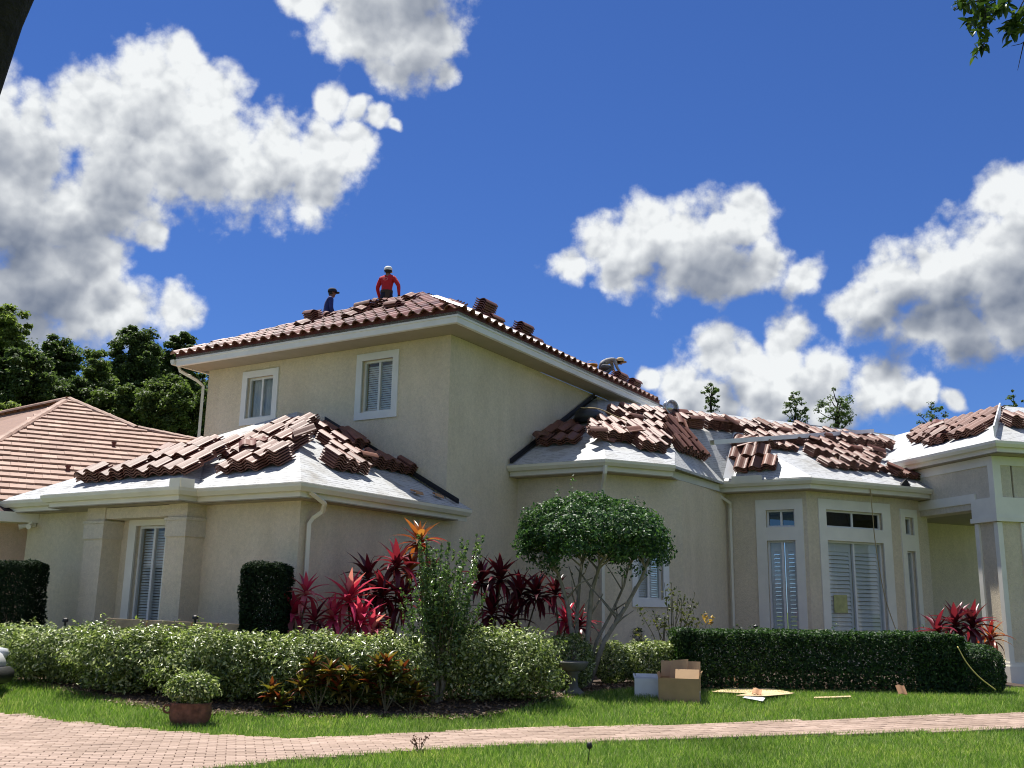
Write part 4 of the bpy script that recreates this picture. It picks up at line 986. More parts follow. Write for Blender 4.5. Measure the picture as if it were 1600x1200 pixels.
v, tr = leaf_cloud(Q, d * .7 + np.array([0, 0, .5]) + rng.normal(size=d.shape) * .6, .068 * rng.uniform(.7, 1.3, len(Q)), .5)
o = bpy.data.objects.new('crown', np_mesh('crown', v - tb_, tr, M_LIG)); COL.objects.link(o); put(o, ut, Matrix.Translation(V3(tb_))); tag(o, kind='stuff')
stem_px = [([(902, 1072), (897, 1010), (886, 940), (872, 895), (846, 862)], -.1, .05), ([(911, 1072), (919, 990), (924, 925), (938, 880), (962, 852)], .1, .055), ([(917, 1072), (944, 1002), (978, 948), (1002, 905), (1014, 872)], 0, .05), ([(914, 1068), (932, 1002), (957, 955), (975, 915), (984, 878)], .25, .035), ([(905, 1066), (901, 965), (906, 905), (912, 860)], .3, .04)]
for pts, dy, r0 in stem_px:
    s = MB(); W = [at_depth(x, y, TY + dy * (0.2 + i * .3)) for i, (x, y) in enumerate(pts)]; W[0][2] = .25; s.tube(W, [r0 * (1 - .14 * i) for i in range(len(W))], 7); tk = s.build('trunk', M_PALEBARK, ut, True)
    for b in range(7):
        i = random.choice([1, 2, 3]); i = min(i, len(W) - 2); A = W[i] + (W[i + 1] - W[i]) * random.random(); E_ = A + np.array([random.uniform(-.5, .5), random.uniform(-.4, .4), random.uniform(.25, .55)]); mm = (A + E_) / 2 + rng.normal(size=3) * .04
        s = MB(); s.tube([A, mm, E_], [r0 * .42, r0 * .3, r0 * .16], 5); s.build('branch', M_PALEBARK, tk, True)

# ------------------------------------------------------------------ tall shrub with upright shoots
sb0 = ghit(684, 1104); sb0 = np.array([sb0[0], sb0[1] + .15, sb0[2]])
ts = thing('tall_shrub', sb0, 'tall upright shrub with many leafy shoots and grey stems', 'shrub')
SY = sb0[1] + .1; Qs = []; Ds = []
for pts in ([(676, 1104), (672, 1040), (660, 985)], [(682, 1104), (684, 1040), (678, 980), (676, 930)], [(686, 1104), (698, 1050), (716, 995), (735, 950)], [(680, 1104), (690, 1030), (700, 970)], [(684, 1104), (692, 1070), (684, 1020), (650, 960)]):
    s = MB(); s.tube([at_depth(x, y, SY + random.uniform(-.1, .1)) for x, y in pts], [.04, .03, .02, .012][:len(pts)], 6); s.build('stem', M_PALEBARK, ts, True)
for i in range(105):
    fx = random.gauss(0, 1); x0 = 686 + fx * 14; y0 = random.uniform(985, 1040); hi = random.random() < .25
    x1 = 693 + fx * 27 + random.uniform(-10, 10); top = random.uniform(832, 862) if hi else random.uniform(865, 965) + abs(fx) * 12
    A = at_depth(x0, y0, SY + random.uniform(-.25, .25)); B = at_depth(x1, top, A[1] + random.uniform(-.3, .3)); Lg = np.linalg.norm(B - A); m = int(Lg / .017)
    s_ = rng.uniform(.18, 1, m); wd = .055 * (1.15 - s_)[:, None]; Qs.append(A + (B - A) * s_[:, None] + rng.normal(size=(m, 3)) * np.concatenate([wd, wd, wd * .3], 1)); Ds.append(np.tile([0, 0, .4], (m, 1)))
    if i % 2 == 0: s = MB(); s.tube([A, B], [.008, .003], 4); s.build('shoot', M_STEM, ts)
Qs = np.concatenate(Qs); Ds = np.concatenate(Ds)
v, tr = leaf_cloud(Qs, Ds + rng.normal(size=Ds.shape) * .6, .06 * rng.uniform(.7, 1.3, len(Qs)), .55)
o = bpy.data.objects.new('foliage', np_mesh('foliage', v - sb0, tr, M_SPRIG)); COL.objects.link(o); put(o, ts, Matrix.Translation(V3(sb0))); tag(o, kind='stuff')
# sparse shrub by the small window
sp0 = at_depth(1050, 1010, 19.2); sp0[2] = .3
sp = thing('sparse_shrub', sp0, 'thin open shrub with few leaves below the small window', 'shrub'); Qs = []
for i in range(22):
    A = sp0 + np.array([random.uniform(-.2, .2), random.uniform(-.15, .15), 0]); x1 = random.uniform(990, 1108); B = at_depth(x1, random.uniform(900, 985) if 1000 < x1 < 1090 else random.uniform(940, 985), 19.2 + random.uniform(-.3, .3)); mm = A * .45 + B * .55 + np.array([0, 0, .12])
    s = MB(); s.tube([A, mm, B], [.014, .009, .004], 4); s.build('stem', M_STEM, sp); m = 16; q_ = rng.uniform(.45, 1, m)[:, None]; Qs.append(mm + (B - mm) * q_ + rng.normal(size=(m, 3)) * .05); 
    m = 10; Qs.append(A + (mm - A) * rng.uniform(.4, 1, m)[:, None] + rng.normal(size=(m, 3)) * .06)
Qs = np.concatenate(Qs); v, tr = leaf_cloud(Qs, rng.normal(size=Qs.shape) + np.array([0, 0, .6]), .075 * rng.uniform(.7, 1.3, len(Qs)), .5)
o = bpy.data.objects.new('foliage', np_mesh('foliage', v - sp0, tr, mat_leaf('olive_leaf', [(.04, .06, .015), (.09, .11, .03), (.17, .17, .05)], .45, .35))); COL.objects.link(o); put(o, sp, Matrix.Translation(V3(sp0))); tag(o, kind='stuff')
cy = at_depth(1107, 968, 19.0); Qy = cy + rng.normal(size=(26, 3)) * .06; v, tr = leaf_cloud(Qy, rng.normal(size=Qy.shape) + np.array([0, -.4, .6]), .09, .5)
o = bpy.data.objects.new('flower', np_mesh('flower', v - sp0, tr, mat_leaf('yellow_petal', [(.55, .30, .03), (.62, .42, .10), (.3, .16, .03)], .5, .4))); COL.objects.link(o); put(o, sp, Matrix.Translation(V3(sp0)))
s = MB(); s.tube([sp0 + np.array([.1, 0, .3]), (sp0 + cy) / 2 + np.array([.1, 0, 0]), cy], [.01, .007, .004], 4); s.build('stem', M_STEM, sp)

# ------------------------------------------------------------------ cordylines and crotons, leaf by leaf
def strap_leaf(L, W, bend, fold, mat, name, seg=5):
    vs = []; fs = []
    for i in range(seg + 1):
        t = i / seg; w = W * math.sin(math.pi * min(1, .12 + .88 * t) ** .85) * .5 if i < seg else 0.002
        y = L * t * math.cos(bend * t * .5); z = -L * t * math.sin(bend * t * .5)
        vs += [(-w, y, z + fold * w), (0, y, z), (w, y, z + fold * w)]
    for i in range(seg):
        for j in (0, 1): a = i * 3 + j; fs.append((a, a + 1, a + 4, a + 3))
    return make_mesh(name, vs, fs, mat, True)
CM = {'pink': mat_leaf('pink_cordyline', [(.56, .03, .12), (.74, .09, .21), (.40, .022, .07), (.78, .32, .36)], .32, .4, .5, 'obj'), 'maroon': mat_leaf('maroon_cordyline', [(.05, .012, .018), (.12, .015, .03), (.26, .02, .05), (.06, .014, .022)], .33, .35, .5, 'obj'),
      'orange': mat_leaf('orange_cordyline', [(.30, .02, .035), (.42, .12, .03), (.10, .015, .02), (.50, .20, .05)], .35, .4, .5, 'obj'), 'croton': mat_leaf('croton_leaf', [(.03, .045, .010), (.20, .17, .025), (.20, .035, .015), (.06, .02, .010), (.28, .22, .04), (.04, .06, .015), (.05, .07, .015)], .35, .35, .5, 'obj')}
LM = {(c, b): strap_leaf(.46, .098, b, .45, CM[c], 'leaf') for c in ('pink', 'maroon', 'orange') for b in (.5, 1.1, 1.8)}
CL = [strap_leaf(.21, .062, b, .6, CM['croton'], 'leaf', 4) for b in (.3, .9)]
def rosette(t, c, col, n, scale=1.0, croton=False):
    n = int(n * 1.5); scale *= 1.12
    for i in range(n):
        f_ = (i + .5) / n; el = R(82) - f_ * R(95) + random.uniform(-.15, .15); az = i * 2.39996 + random.uniform(-.3, .3)
        me = random.choice(CL) if croton else LM[(col, (.5, 1.1, 1.8)[min(2, int(f_ * 3))])]
        d = Vector((math.cos(az) * math.cos(el), math.sin(az) * math.cos(el), math.sin(el))); up = Vector((0, 0, 1)); x = d.cross(up).normalized(); z = x.cross(d); s = scale * random.uniform(.8, 1.15) * (.8 + .3 * math.sin(math.pi * f_))
        M = Matrix(((x[0] * s, d[0] * s, z[0] * s, c[0]), (x[1] * s, d[1] * s, z[1] * s, c[1]), (x[2] * s, d[2] * s, z[2] * s, c[2] - f_ * .10 * scale), (0, 0, 0, 1)))
        link_mesh('leaf', me, t, M)
def cordyline(base_px, Y, heads, label, group='red cordylines'):
    b = at_depth(base_px, 1040, Y); b[2] = float(gz(b[0], b[1])); t = thing('cordyline', b, label, 'cordyline', group)
    for (x, y, col, n, sc_) in heads:
        c = at_depth(x, y, Y + random.uniform(-.2, .2)); s = MB(); s.tube([b + np.array([random.uniform(-.1, .1), 0, 0]), b * .5 + c * .5 + rng.normal(size=3) * .05, c - np.array([0, 0, .1])], [.022, .018, .014], 6); s.build('cane', M_STEM, t, True); rosette(t, c, col, n, sc_)
cordyline(470, 16.0, [(460, 955, 'pink', 17, .95), (478, 925, 'pink', 14, .8), (492, 968, 'maroon', 12, .8)], 'leftmost pink cordyline at the left wing corner')
cordyline(545, 16.3, [(545, 935, 'pink', 22, 1.1), (565, 968, 'pink', 18, .95), (520, 962, 'pink', 14, .9), (580, 985, 'pink', 12, .8)], 'largest bright pink cordyline clump below the downspout wall')
cordyline(605, 17.0, [(598, 925, 'maroon', 20, 1.1), (620, 880, 'maroon', 16, 1.0), (592, 965, 'pink', 14, .9), (575, 900, 'maroon', 14, 1.0), (628, 940, 'maroon', 16, 1.0)], 'dark maroon cordyline between the pink clump and the tall shrub')
cordyline(650, 17.4, [(655, 845, 'orange', 20, 1.0), (640, 890, 'orange', 16, .95), (668, 905, 'maroon', 14, .9)], 'tallest cordyline with orange and red leaves behind the tall shrub')
cordyline(765, 17.9, [(752, 905, 'maroon', 18, 1.05), (782, 902, 'maroon', 18, 1.05), (768, 955, 'maroon', 16, 1.0)], 'maroon cordyline just right of the tall shrub')
cordyline(815, 18.3, [(812, 925, 'maroon', 18, 1.05), (838, 928, 'maroon', 18, 1.05), (800, 965, 'maroon', 14, .9)], 'maroon cordyline left of the umbrella tree stems')
cordyline(880, 18.5, [(868, 925, 'maroon', 14, .9), (884, 968, 'pink', 16, .9), (905, 975, 'maroon', 14, .9)], 'cordyline with one bright red head behind the umbrella tree stems')
cordyline(1500, 19.6, [(1464, 985, 'maroon', 15, 1.0), (1492, 972, 'maroon', 18, 1.1), (1520, 975, 'maroon', 17, 1.05), (1548, 995, 'orange', 14, .9)], 'dark red cordyline clump between the hedge and entrance pier')
CPX = [(424, 1078), (440, 1096), (472, 1068), (487, 1036), (502, 1060), (517, 1046), (530, 1075), (545, 1052), (552, 1078), (575, 1058), (590, 1040), (604, 1034), (612, 1062), (628, 1048), (640, 1070), (588, 1082), (652, 1082)]
for (i0, i1, bx, lab) in ((0, 2, 432, 'small yellow and red croton at the left end of the row'), (2, 6, 495, 'red and green croton with dark leaves, left of the middle'), (6, 10, 548, 'yellow-tipped croton in the middle of the row'), (10, 14, 602, 'orange croton near the right end of the row'), (14, 17, 640, 'dark red croton beside the grey stems of the tall shrub')):
    b = ghit(bx, 1114); t = thing('croton', b, lab, 'croton', 'crotons in front of the hedge')
    for (x, y) in CPX[i0:i1]:
        c = at_depth(x, y, b[1] + random.uniform(-.05, .15)); s = MB(); s.tube([b, (b + c) / 2 + rng.normal(size=3) * .02, c], [.011, .008, .006], 5); s.build('stem', M_STEM, t); rosette(t, c, None, 17, 1.0, True)

# ------------------------------------------------------------------ neighbour's house
class WPlane(Plane):
    def __init__(s, o, e, k):
        e = unit(np.array([e[0], e[1], 0])); s.o = np.array(o, float); s.e = e; s.h = np.array([-e[1], e[0], 0]); g = s.h + np.array([0, 0, k]); s.L = np.linalg.norm(g); s.g = g / s.L; s.n = np.cross(s.e, s.g); s.k = k
nb_house = thing('neighbour_house', (-15, 25, .2), 'neighbouring house with salmon flat-tiled hip roof at the left', 'house')
pk = at_depth(107, 627, 27.0); ang_n = R(61.5)
PN = WPlane(pk, (math.sin(ang_n), math.cos(ang_n)), .5)
hip_l = PN.hit(-90, 745); hip_r = PN.hit(212, 672); rid_r = PN.hit(330, 696); eav = min(PN.hit(0, 792)[1], PN.hit(60, 800)[1])
polyN = [(0, 0), tuple(hip_r), tuple(rid_r), (rid_r[0] + 4, rid_r[1]), (rid_r[0] + 4, eav), (hip_l[0], eav), tuple(hip_l)]
nr = MB(); nr.add([PN.pt(a, b, -.03) for a, b in polyN], [tuple(range(len(polyN)))[::-1]]); nroof = nr.build('roof', M_MORTAR, nb_house)
def in_poly(p, poly):
    c = False; n = len(poly)
    for i in range(n):
        (x1, y1), (x2, y2) = poly[i], poly[(i + 1) % n]
        if (y1 > p[1]) != (y2 > p[1]) and p[0] < (x2 - x1) * (p[1] - y1) / (y2 - y1) + x1: c = not c
    return c
tb = MB(); tb.box((0, .2, 0), .318, .40, .042); ME_FLAT = make_mesh('flat_tile', tb.v, tb.f, M_NTILE)
nt_list = []
pitch_n = .34; r_ = 0; b = eav
while b < .1:
    a = hip_l[0] - 1 + (.16 if r_ % 2 else 0)
    while a < rid_r[0] + 4:
        if in_poly((a, b + .15), polyN):
            x_, y_ = pix(PN.pt(a, b))
            if -30 < x_ < 335: nt_list.append((y_, a, b))
        a += .322
    b += pitch_n; r_ += 1
nt_list.sort(reverse=True); vis = [q for q in nt_list if q[0] < 790]
def flatM(a, b): return PN.frame(a, b, .085 + random.uniform(-.004, .004), random.uniform(-.01, .01)) @ Matrix.Rotation(R(-7.0), 4, 'X')
for (_, a, b) in vis[:300]: link_mesh('tile', ME_FLAT, nroof, flatM(a, b))
fv = np.array(tb.v); fq = np.array(tb.f); VV = []; FF = []
for k, (_, a, b) in enumerate(vis[300:]):
    M = np.array(flatM(a, b)); VV.append(fv @ M[:3, :3].T + M[:3, 3]); FF.append(fq + 8 * k)
if VV:
    ft = MB(); W_ = np.array(WM[nroof].inverted()); v = np.concatenate(VV); v = v @ W_[:3, :3].T + W_[:3, 3]
    m, nt_, bs_ = new_mat('salmon_tile_field'); g_ = nd(nt_, 'ShaderNodeNewGeometry'); nt_.links.new(ramp(nt_, g_.outputs['Random Per Island'], [(0, (.28, .17, .125)), (.5, (.345, .215, .16)), (1, (.42, .28, .215))]), bs_.inputs['Base Color']); bs_.inputs['Roughness'].default_value = .7
    o = bpy.data.objects.new('tile_field', np_mesh('tile_field', v, np.concatenate(FF), m)); COL.objects.link(o); put(o, nroof, WM[nroof].copy()); tag(o, kind='stuff')
print('NTILES', len(vis))
rc = MB(); L_ = .36
prof = [(.13 * math.cos(t), .11 * math.sin(t)) for t in np.linspace(0, math.pi, 7)]
rc.add([(x, 0, z) for x, z in prof] + [(x * .86, L_, z * .9) for x, z in prof], [(i, i + 1, 8 + i, 7 + i) for i in range(6)] + [tuple(range(7))]); ME_RIDGE = make_mesh('ridge_tile', rc.v, rc.f, M_NTILE)
def ridge_run(A, B, parent, me=None):
    A, B = np.array(A), np.array(B); d = unit(B - A); x = unit(np.cross(d, HZ)); z = np.cross(x, d); n = int(np.linalg.norm(B - A) / .32)
    for i in range(n):
        p = A + d * i * .32 + z * .02; M = Matrix(((x[0], d[0], z[0], p[0]), (x[1], d[1], z[1], p[1]), (x[2], d[2], z[2], p[2]), (0, 0, 0, 1))) @ Matrix.Rotation(R(3), 4, 'X'); link_mesh('ridge_tile', me or ME_RIDGE, parent, M)
ridge_run(PN.pt(*hip_l), pk, nroof); ridge_run(PN.pt(*hip_r), pk, nroof); ridge_run(PN.pt(*rid_r), PN.pt(*hip_r), nroof)
# left slope behind the left hip
q1 = at_depth(-90, 668, 30.5); lb = MB(); lb.add([pk, PN.pt(*hip_l), q1 + np.array([-2, 0, -1.0]), q1], [(0, 3, 2, 1)]); lb.build('roof', M_NTILE, nb_house)
ridge_run(q1, pk, nroof)
bb_ = MB(); e3 = PN.pt(0, hip_r[1]); bb_.add([pk, PN.pt(*hip_r), PN.pt(*rid_r), PN.pt(rid_r[0] + 4, rid_r[1]), PN.pt(rid_r[0] + 4, rid_r[1]) + PN.h * 4 - HZ * 2, q1 + PN.h * 3 - HZ * 2, q1], [(0, 6, 5, 4, 3, 2, 1)]); bb_.build('roof', M_NTILE, nb_house)
wv = MB(); wA = PN.pt(hip_l[0], eav) + PN.h * .5; wB = PN.pt(rid_r[0] + 4, eav) + PN.h * .5; n_ = np.array([0, 0, 1.0])
wz = wA[2] - .1; wv.add([wA * [1, 1, 0], wB * [1, 1, 0], wB * [1, 1, 0] + HZ * wz, wA * [1, 1, 0] + HZ * wz], [(0, 1, 2, 3)]); wq = PN.h * .3; wv.add([wA * [1, 1, 0] + wq, wB * [1, 1, 0] + wq, wB * [1, 1, 0] + HZ * wz + wq, wA * [1, 1, 0] + HZ * wz + wq], [(3, 2, 1, 0)]); wv.build('wall', mat_stucco('pink_stucco', (.72, .52, .38)), nb_house)
fs_ = MB(); fA = PN.pt(hip_l[0], eav); fB = PN.pt(rid_r[0] + 4, eav); fs_.add([fA - HZ * .22, fB - HZ * .22, fB - HZ * .02, fA - HZ * .02, fA - HZ * .22 + PN.h * .5, fB - HZ * .22 + PN.h * .5], [(0, 1, 2, 3), (1, 0, 4, 5)]); fs_.build('fascia', M_GUTTER, nb_house)
for (x, y) in ((177, 703), (105, 741)):
    a, b = PN.hit(x, y); vp = MB(); c = PN.pt(a, b); vp.tube([c, c + HZ * .16], [.04, .04], 8); vp.tube([c + HZ * .16, c + HZ * .20], [.06, .06], 8); vp.build('vent_pipe', mat_plain('rust_pipe', (.12, .03, .02), .7), nb_house)

# ------------------------------------------------------------------ trees
def tree(name, x, ytop, wpx, ybot, Y, n, size, mat, label, group=None, clumps=60, seed=0, aspect=.6, shape=1.0, bark=None, lean=0):
    base = at_depth(x, ytop * .6 + ybot * .4, Y); base[2] = 0.1; top = at_depth(x, ytop, Y); bot = at_depth(x, ybot, Y); rx = wpx / FPX * Y; H_ = top[2] - bot[2]; r2 = np.random.default_rng(seed)
    t = thing(name, base, label, 'tree', group)
    tk = MB(); tk.tube([base, base * .5 + bot * .5 + np.array([.15, 0, 0]), bot + np.array([0, 0, H_ * .35]), top - np.array([0, 0, H_ * .3])], [rx * .10 + .1, rx * .08 + .08, rx * .05 + .05, .03], 7); tr_ = tk.build('trunk', bark or M_BARK, t, True)
    C_ = []
    while len(C_) < clumps:
        q = r2.uniform(-1, 1, 3); rr = math.hypot(q[0], q[1]); prof_ = (1 - abs(q[2]) ** 2.2) ** .6 if shape == 1.0 else (1 - (q[2] + 1) / 2) ** .75 + .12
        if rr < prof_ * (1 + .25 * math.sin(5 * math.atan2(q[1], q[0]) + seed)): C_.append(np.array([q[0] * rx, q[1] * rx, bot[2] + (q[2] + 1) / 2 * H_]) + np.array([base[0], base[1], 0]))
    C_ = np.array(C_); P = []; D = []
    n = int(n * 2.8); size = size * .68; m = n // clumps
    for c in C_:
        sr = rx * r2.uniform(.10, .24); d = r2.normal(size=(m, 3)); d /= np.linalg.norm(d, axis=1, keepdims=True); P.append(c + d * (r2.uniform(.15, 1, (m, 1)) ** .5) * sr * np.array([1.35, 1.35, .75]) + r2.normal(size=(m, 3)) * sr * .22); D.append(d)
    P = np.concatenate(P); D = np.concatenate(D)
    v, f_ = leaf_cloud(P, D * .5 + np.array([0, 0, .7]) + rng.normal(size=D.shape) * .5, size * rng.uniform(.6, 1.35, len(P)), aspect)
    o = bpy.data.objects.new('crown', np_mesh('crown', v - base, f_, mat)); COL.objects.link(o); put(o, t, Matrix.Translation(V3(base))); tag(o, kind='stuff')
    for c in C_[r2.choice(len(C_), min(12, len(C_)), False)]:
        zz = max(bot[2] * .7, c[2] - rx * .7); s = MB(); A = np.array([base[0], base[1], zz]); s.tube([A, A * .5 + c * .5 + np.array([0, 0, -.1 * rx]), c], [rx * .035 + .02, rx * .022 + .012, .012], 5); s.build('limb', bark or M_BARK, tr_, True)
    return t
M_TA = mat_leaf('dark_tree_leaf', [(.035, .058, .022), (.075, .115, .04), (.13, .18, .065)], .5, .45, .2)
M_TB = mat_leaf('mid_tree_leaf', [(.05, .08, .025), (.10, .145, .042), (.16, .215, .07)], .5, .45, .2)
M_TC = mat_leaf('bright_tree_leaf', [(.10, .14, .035), (.18, .24, .06), (.28, .34, .11)], .5, .5, .3)
gt = 'trees behind the neighbouring house'
tree('broadleaf_tree', 8, 476, 38, 640, 46, 9000, .26, M_TC, 'tall light green tree at the left picture edge', gt, 180, 1)
tree('broadleaf_tree', 35, 545, 48, 690, 42, 11000, .26, M_TA, 'dark tree below the light green tree at the left edge', gt, 180, 2)
tree('broadleaf_tree', 88, 514, 38, 690, 50, 9000, .26, M_TA, 'open-crowned dark tree second from the left', gt, 132, 3)
tree('cypress_tree', 150, 540, 40, 700, 46, 9000, .24, M_TB, 'pointed feathery tree above the neighbouring roof peak', gt, 180, 4, shape=2)
tree('broadleaf_tree', 212, 510, 46, 690, 50, 10000, .26, M_TA, 'tall dark tree between the roof peak and the upper house', gt, 150, 5)
tree('broadleaf_tree', 282, 517, 30, 640, 52, 7000, .26, M_TA, 'dark tree crown just left of the upper eave', gt, 120, 6)
tree('broadleaf_tree', 270, 590, 50, 715, 44, 11000, .24, M_TB, 'lower mid green tree against the upper house wall', gt, 180, 7)
tree('broadleaf_tree', 195, 600, 46, 710, 45, 9000, .24, M_TB, 'bushy mid green tree behind the right hip of the neighbouring roof', gt, 180, 8)
tree('broadleaf_tree', 105, 590, 46, 710, 45, 9000, .24, M_TA, 'bushy dark tree right behind the neighbouring roof peak', gt, 180, 9)
tree('broadleaf_tree', 2, 620, 30, 720, 38, 5000, .22, M_TC, 'small bright green tree low at the left picture edge', gt, 120, 10)
tree('broadleaf_tree', 60, 560, 46, 715, 58, 9000, .26, M_TA, 'dark tree filling the gap behind the two left trees', gt, 150, 21)
tree('broadleaf_tree', 170, 565, 46, 715, 58, 9000, .26, M_TB, 'mid green tree filling the gap behind the pointed tree', gt, 150, 22)
tree('broadleaf_tree', 245, 555, 42, 715, 58, 9000, .26, M_TA, 'dark tree filling the gap left of the upper eave', gt, 150, 23)
tree('broadleaf_tree', 20, 530, 60, 720, 66, 9000, .28, M_TA, 'far dark tree behind the light green tree at the left edge', gt, 170, 31)
tree('broadleaf_tree', 125, 545, 60, 720, 66, 9000, .28, M_TB, 'far tree behind the neighbouring roof peak', gt, 170, 32)
tree('broadleaf_tree', 255, 540, 62, 720, 66, 9000, .28, M_TB, 'far tree behind the right end of the neighbouring roof', gt, 170, 33)
tree('broadleaf_tree', 325, 575, 40, 715, 55, 7000, .26, M_TA, 'dark tree half hidden by the upper house wall', gt, 150, 11)
gr = 'tree tops behind the right ridge'
tree('broadleaf_tree', 1111, 596, 14, 650, 62, 330, .22, M_TA, 'small sparse tree top rising alone over the right ridge', gr, 44, 12)
tree('broadleaf_tree', 1243, 613, 19, 680, 62, 520, .22, M_TA, 'low rounded tree top over the right ridge', gr, 52, 13)
tree('broadleaf_tree', 1308, 605, 28, 680, 60, 620, .22, M_TA, 'widest tree top over the right ridge, with drooping branches', gr, 52, 14)
tree('broadleaf_tree', 1455, 629, 23, 700, 62, 480, .22, M_TA, 'feathery tree top just left of the entrance roof', gr, 48, 15)
tree('broadleaf_tree', 1584, 607, 13, 680, 62, 360, .22, M_TB, 'small green tree top behind the entrance roof', gr, 40, 16)
# near oaks: leaning trunk on the left, hanging twigs on the right
oak = thing('oak_tree', (-6.15, 6.0, 0), 'leaning dark oak trunk in the top left corner', 'tree')
A_ = at_depth(-22, 62, 6.0); B_ = at_depth(32, -70, 6.0); dv = unit(B_ - A_); s_low = A_ - dv * (A_[2] / dv[2]); tk = MB(); pts = [s_low + (B_ + dv * 2 - s_low) * k for k in np.linspace(0, 1, 14)]
tk.tube([p + rng.normal(size=3) * .015 for p in pts], [.24 - .006 * i for i in range(14)], 14); tk.build('trunk', M_BARK, oak, True)
oak2 = thing('oak_tree', (8.6, 8.2, 0), 'oak twigs with small leaves hanging in the top right corner', 'tree')
tk = MB(); tk.tube([(8.6, 8.2, 0), (8.4, 8.2, 3), (8.0, 8.1, 6.0)], [.3, .26, .2], 10); tk.build('trunk', M_BARK, oak2, True)
T0 = at_depth(1760, -60, 8.0); lm = MB(); lm.tube([(8.05, 8.1, 5.6), T0, at_depth(1600, -18, 8.0)], [.08, .035, .015], 7); lm.build('limb', M_BARK, oak2, True)
M_OAK = mat_leaf('oak_leaf', [(.02, .045, .012), (.05, .09, .02), (.10, .15, .035)], .3, .35, .5, 'obj')
OL = [strap_leaf(.105, .042, b, .4, M_OAK, 'leaf', 3) for b in (.2, .8)]
twigs = [((1600, -18), (1500, 8), 20), ((1560, -5), (1510, 35), 24), ((1540, 12), (1535, 82), 6), ((1545, 60), (1525, 85), 16), ((1600, 0), (1575, 45), 26), ((1600, 10), (1580, 55), 20), ((1590, -10), (1545, 25), 24), ((1620, 20), (1598, 45), 16), ((1530, 0), (1490, 12), 14), ((1545, 20), (1520, 45), 12), ((1600, 65), (1590, 110), 0), ((1610, 60), (1580, 72), 0),
         ((1640, -25), (1625, 30), 18), ((1670, -32), (1690, 25), 18), ((1700, -40), (1720, 20), 18), ((1740, -50), (1730, 15), 18), ((1680, -35), (1660, -80), 18), ((1760, -60), (1790, 10), 18), ((1720, -45), (1740, -100), 18), ((1640, -25), (1620, -70), 16)]
for (a, b, n) in twigs:
    A = at_depth(a[0], a[1], 8.0 + random.uniform(-.1, .1)); B = at_depth(b[0], b[1], 8.0 + random.uniform(-.15, .15)); s = MB(); s.tube([A, (A + B) / 2 + rng.normal(size=3) * .01, B], [.006, .004, .002], 5); s.build('twig', M_BARK, oak2)
    for i in range(int(n * 1.5)):
        c = A + (B - A) * random.uniform(.25, 1.05) + rng.normal(size=3) * .02; d = Vector(rng.normal(size=3) + np.array([0, 0, -.5])).normalized(); x = d.cross(Vector((0.1, .2, 1))).normalized(); z = x.cross(d); s = random.uniform(.8, 1.2)
        link_mesh('leaf', random.choice(OL), oak2, Matrix(((x[0] * s, d[0] * s, z[0] * s, c[0]), (x[1] * s, d[1] * s, z[1] * s, c[1]), (x[2] * s, d[2] * s, z[2] * s, c[2]), (0, 0, 0, 1))))

# ------------------------------------------------------------------ things on the lawn and bed
M_CARD = mat_plain('cardboard', (.42, .27, .14), .85, .12, 4, 40, .1, .003); M_CARD2 = mat_plain('pale_cardboard', (.56, .42, .24), .85, .12, 4); M_CARDIN = mat_plain('cardboard_inside', (.48, .31, .17), .85, .1, 4)
M_PAPER = mat_plain('white_board', (.74, .75, .77), .7, .05, 6); M_LABEL = mat_plain('paper_label', (.8, .8, .8), .6); M_INK = mat_plain('printed_ink', (.05, .05, .05), .7)
def open_box(name, c, w, d, h, rz, mat, matin, label, cat, flaps):
    M = Matrix.Translation(V3(c)) @ Matrix.Rotation(rz, 4, 'Z'); t = thing(name, None, label, cat, None, M); th = .006
    ax = (np.array([math.cos(rz), math.sin(rz), 0]), np.array([-math.sin(rz), math.cos(rz), 0]), HZ); P = lambda x, y, z: np.array(c) + ax[0] * x + ax[1] * y + HZ * z
    for (x, y, sx, sy) in ((0, -d / 2, w, th), (0, d / 2, w, th), (-w / 2, 0, th, d - 2 * th), (w / 2, 0, th, d - 2 * th)):
        b = MB(); b.box(P(x, y, h / 2), sx, sy, h, ax); b.build('side_panel', mat, t)
    b = MB(); b.box(P(0, 0, .006), w - .02, d - .02, .006, ax); b.build('bottom_panel', matin, t)
    for (e0, e1, out, ln, lift) in flaps:
        A, B = P(*e0), P(*e1); o = unit(ax[0] * out[0] + ax[1] * out[1] + HZ * lift); nrm = unit(np.cross(B - A, o)) * .004; b = MB(); q = [A, B, B + o * ln, A + o * ln]; b.add([p + nrm for p in q] + [p - nrm for p in q], [(0, 1, 2, 3), (7, 6, 5, 4), (0, 4, 5, 1), (1, 5, 6, 2), (2, 6, 7, 3), (3, 7, 4, 0)]); b.build('flap', matin, t)
    return t, P, ax
bp = ghit(1067, 1100); w, d, h = .60, .40, .36
bt, P_, ax_ = open_box('cardboard_box', bp + np.array([0, .25, 0]), w, d, h, R(-14), M_CARD, M_CARDIN, 'open brown cardboard box with raised flaps on the lawn', 'box',
    [((-.3, .2, h), (.3, .2, h), (0, .25), .24, .75), ((-.05, -.2, h - .01), (.3, -.2, h - .01), (0, .55), .17, .75), ((.3, -.2, h), (.3, .2, h), (.3, 0), .10, .9), ((-.3, -.2, h), (-.3, .2, h), (-.2, 0), .08, .9), ((-.16, .05, h - .05), (.10, .0, h - .02), (.1, .2), .30, .9)])
lb = MB(); lb.box(P_(.305, -.08, .10), .002, .15, .16, ax_); lbo = lb.build('label', M_LABEL, bt)
lb = MB(); 
for i in range(6): lb.box(P_(.3065, -.13 + .018 * i, .12), .001, .007 if i % 2 else .011, .08, ax_)
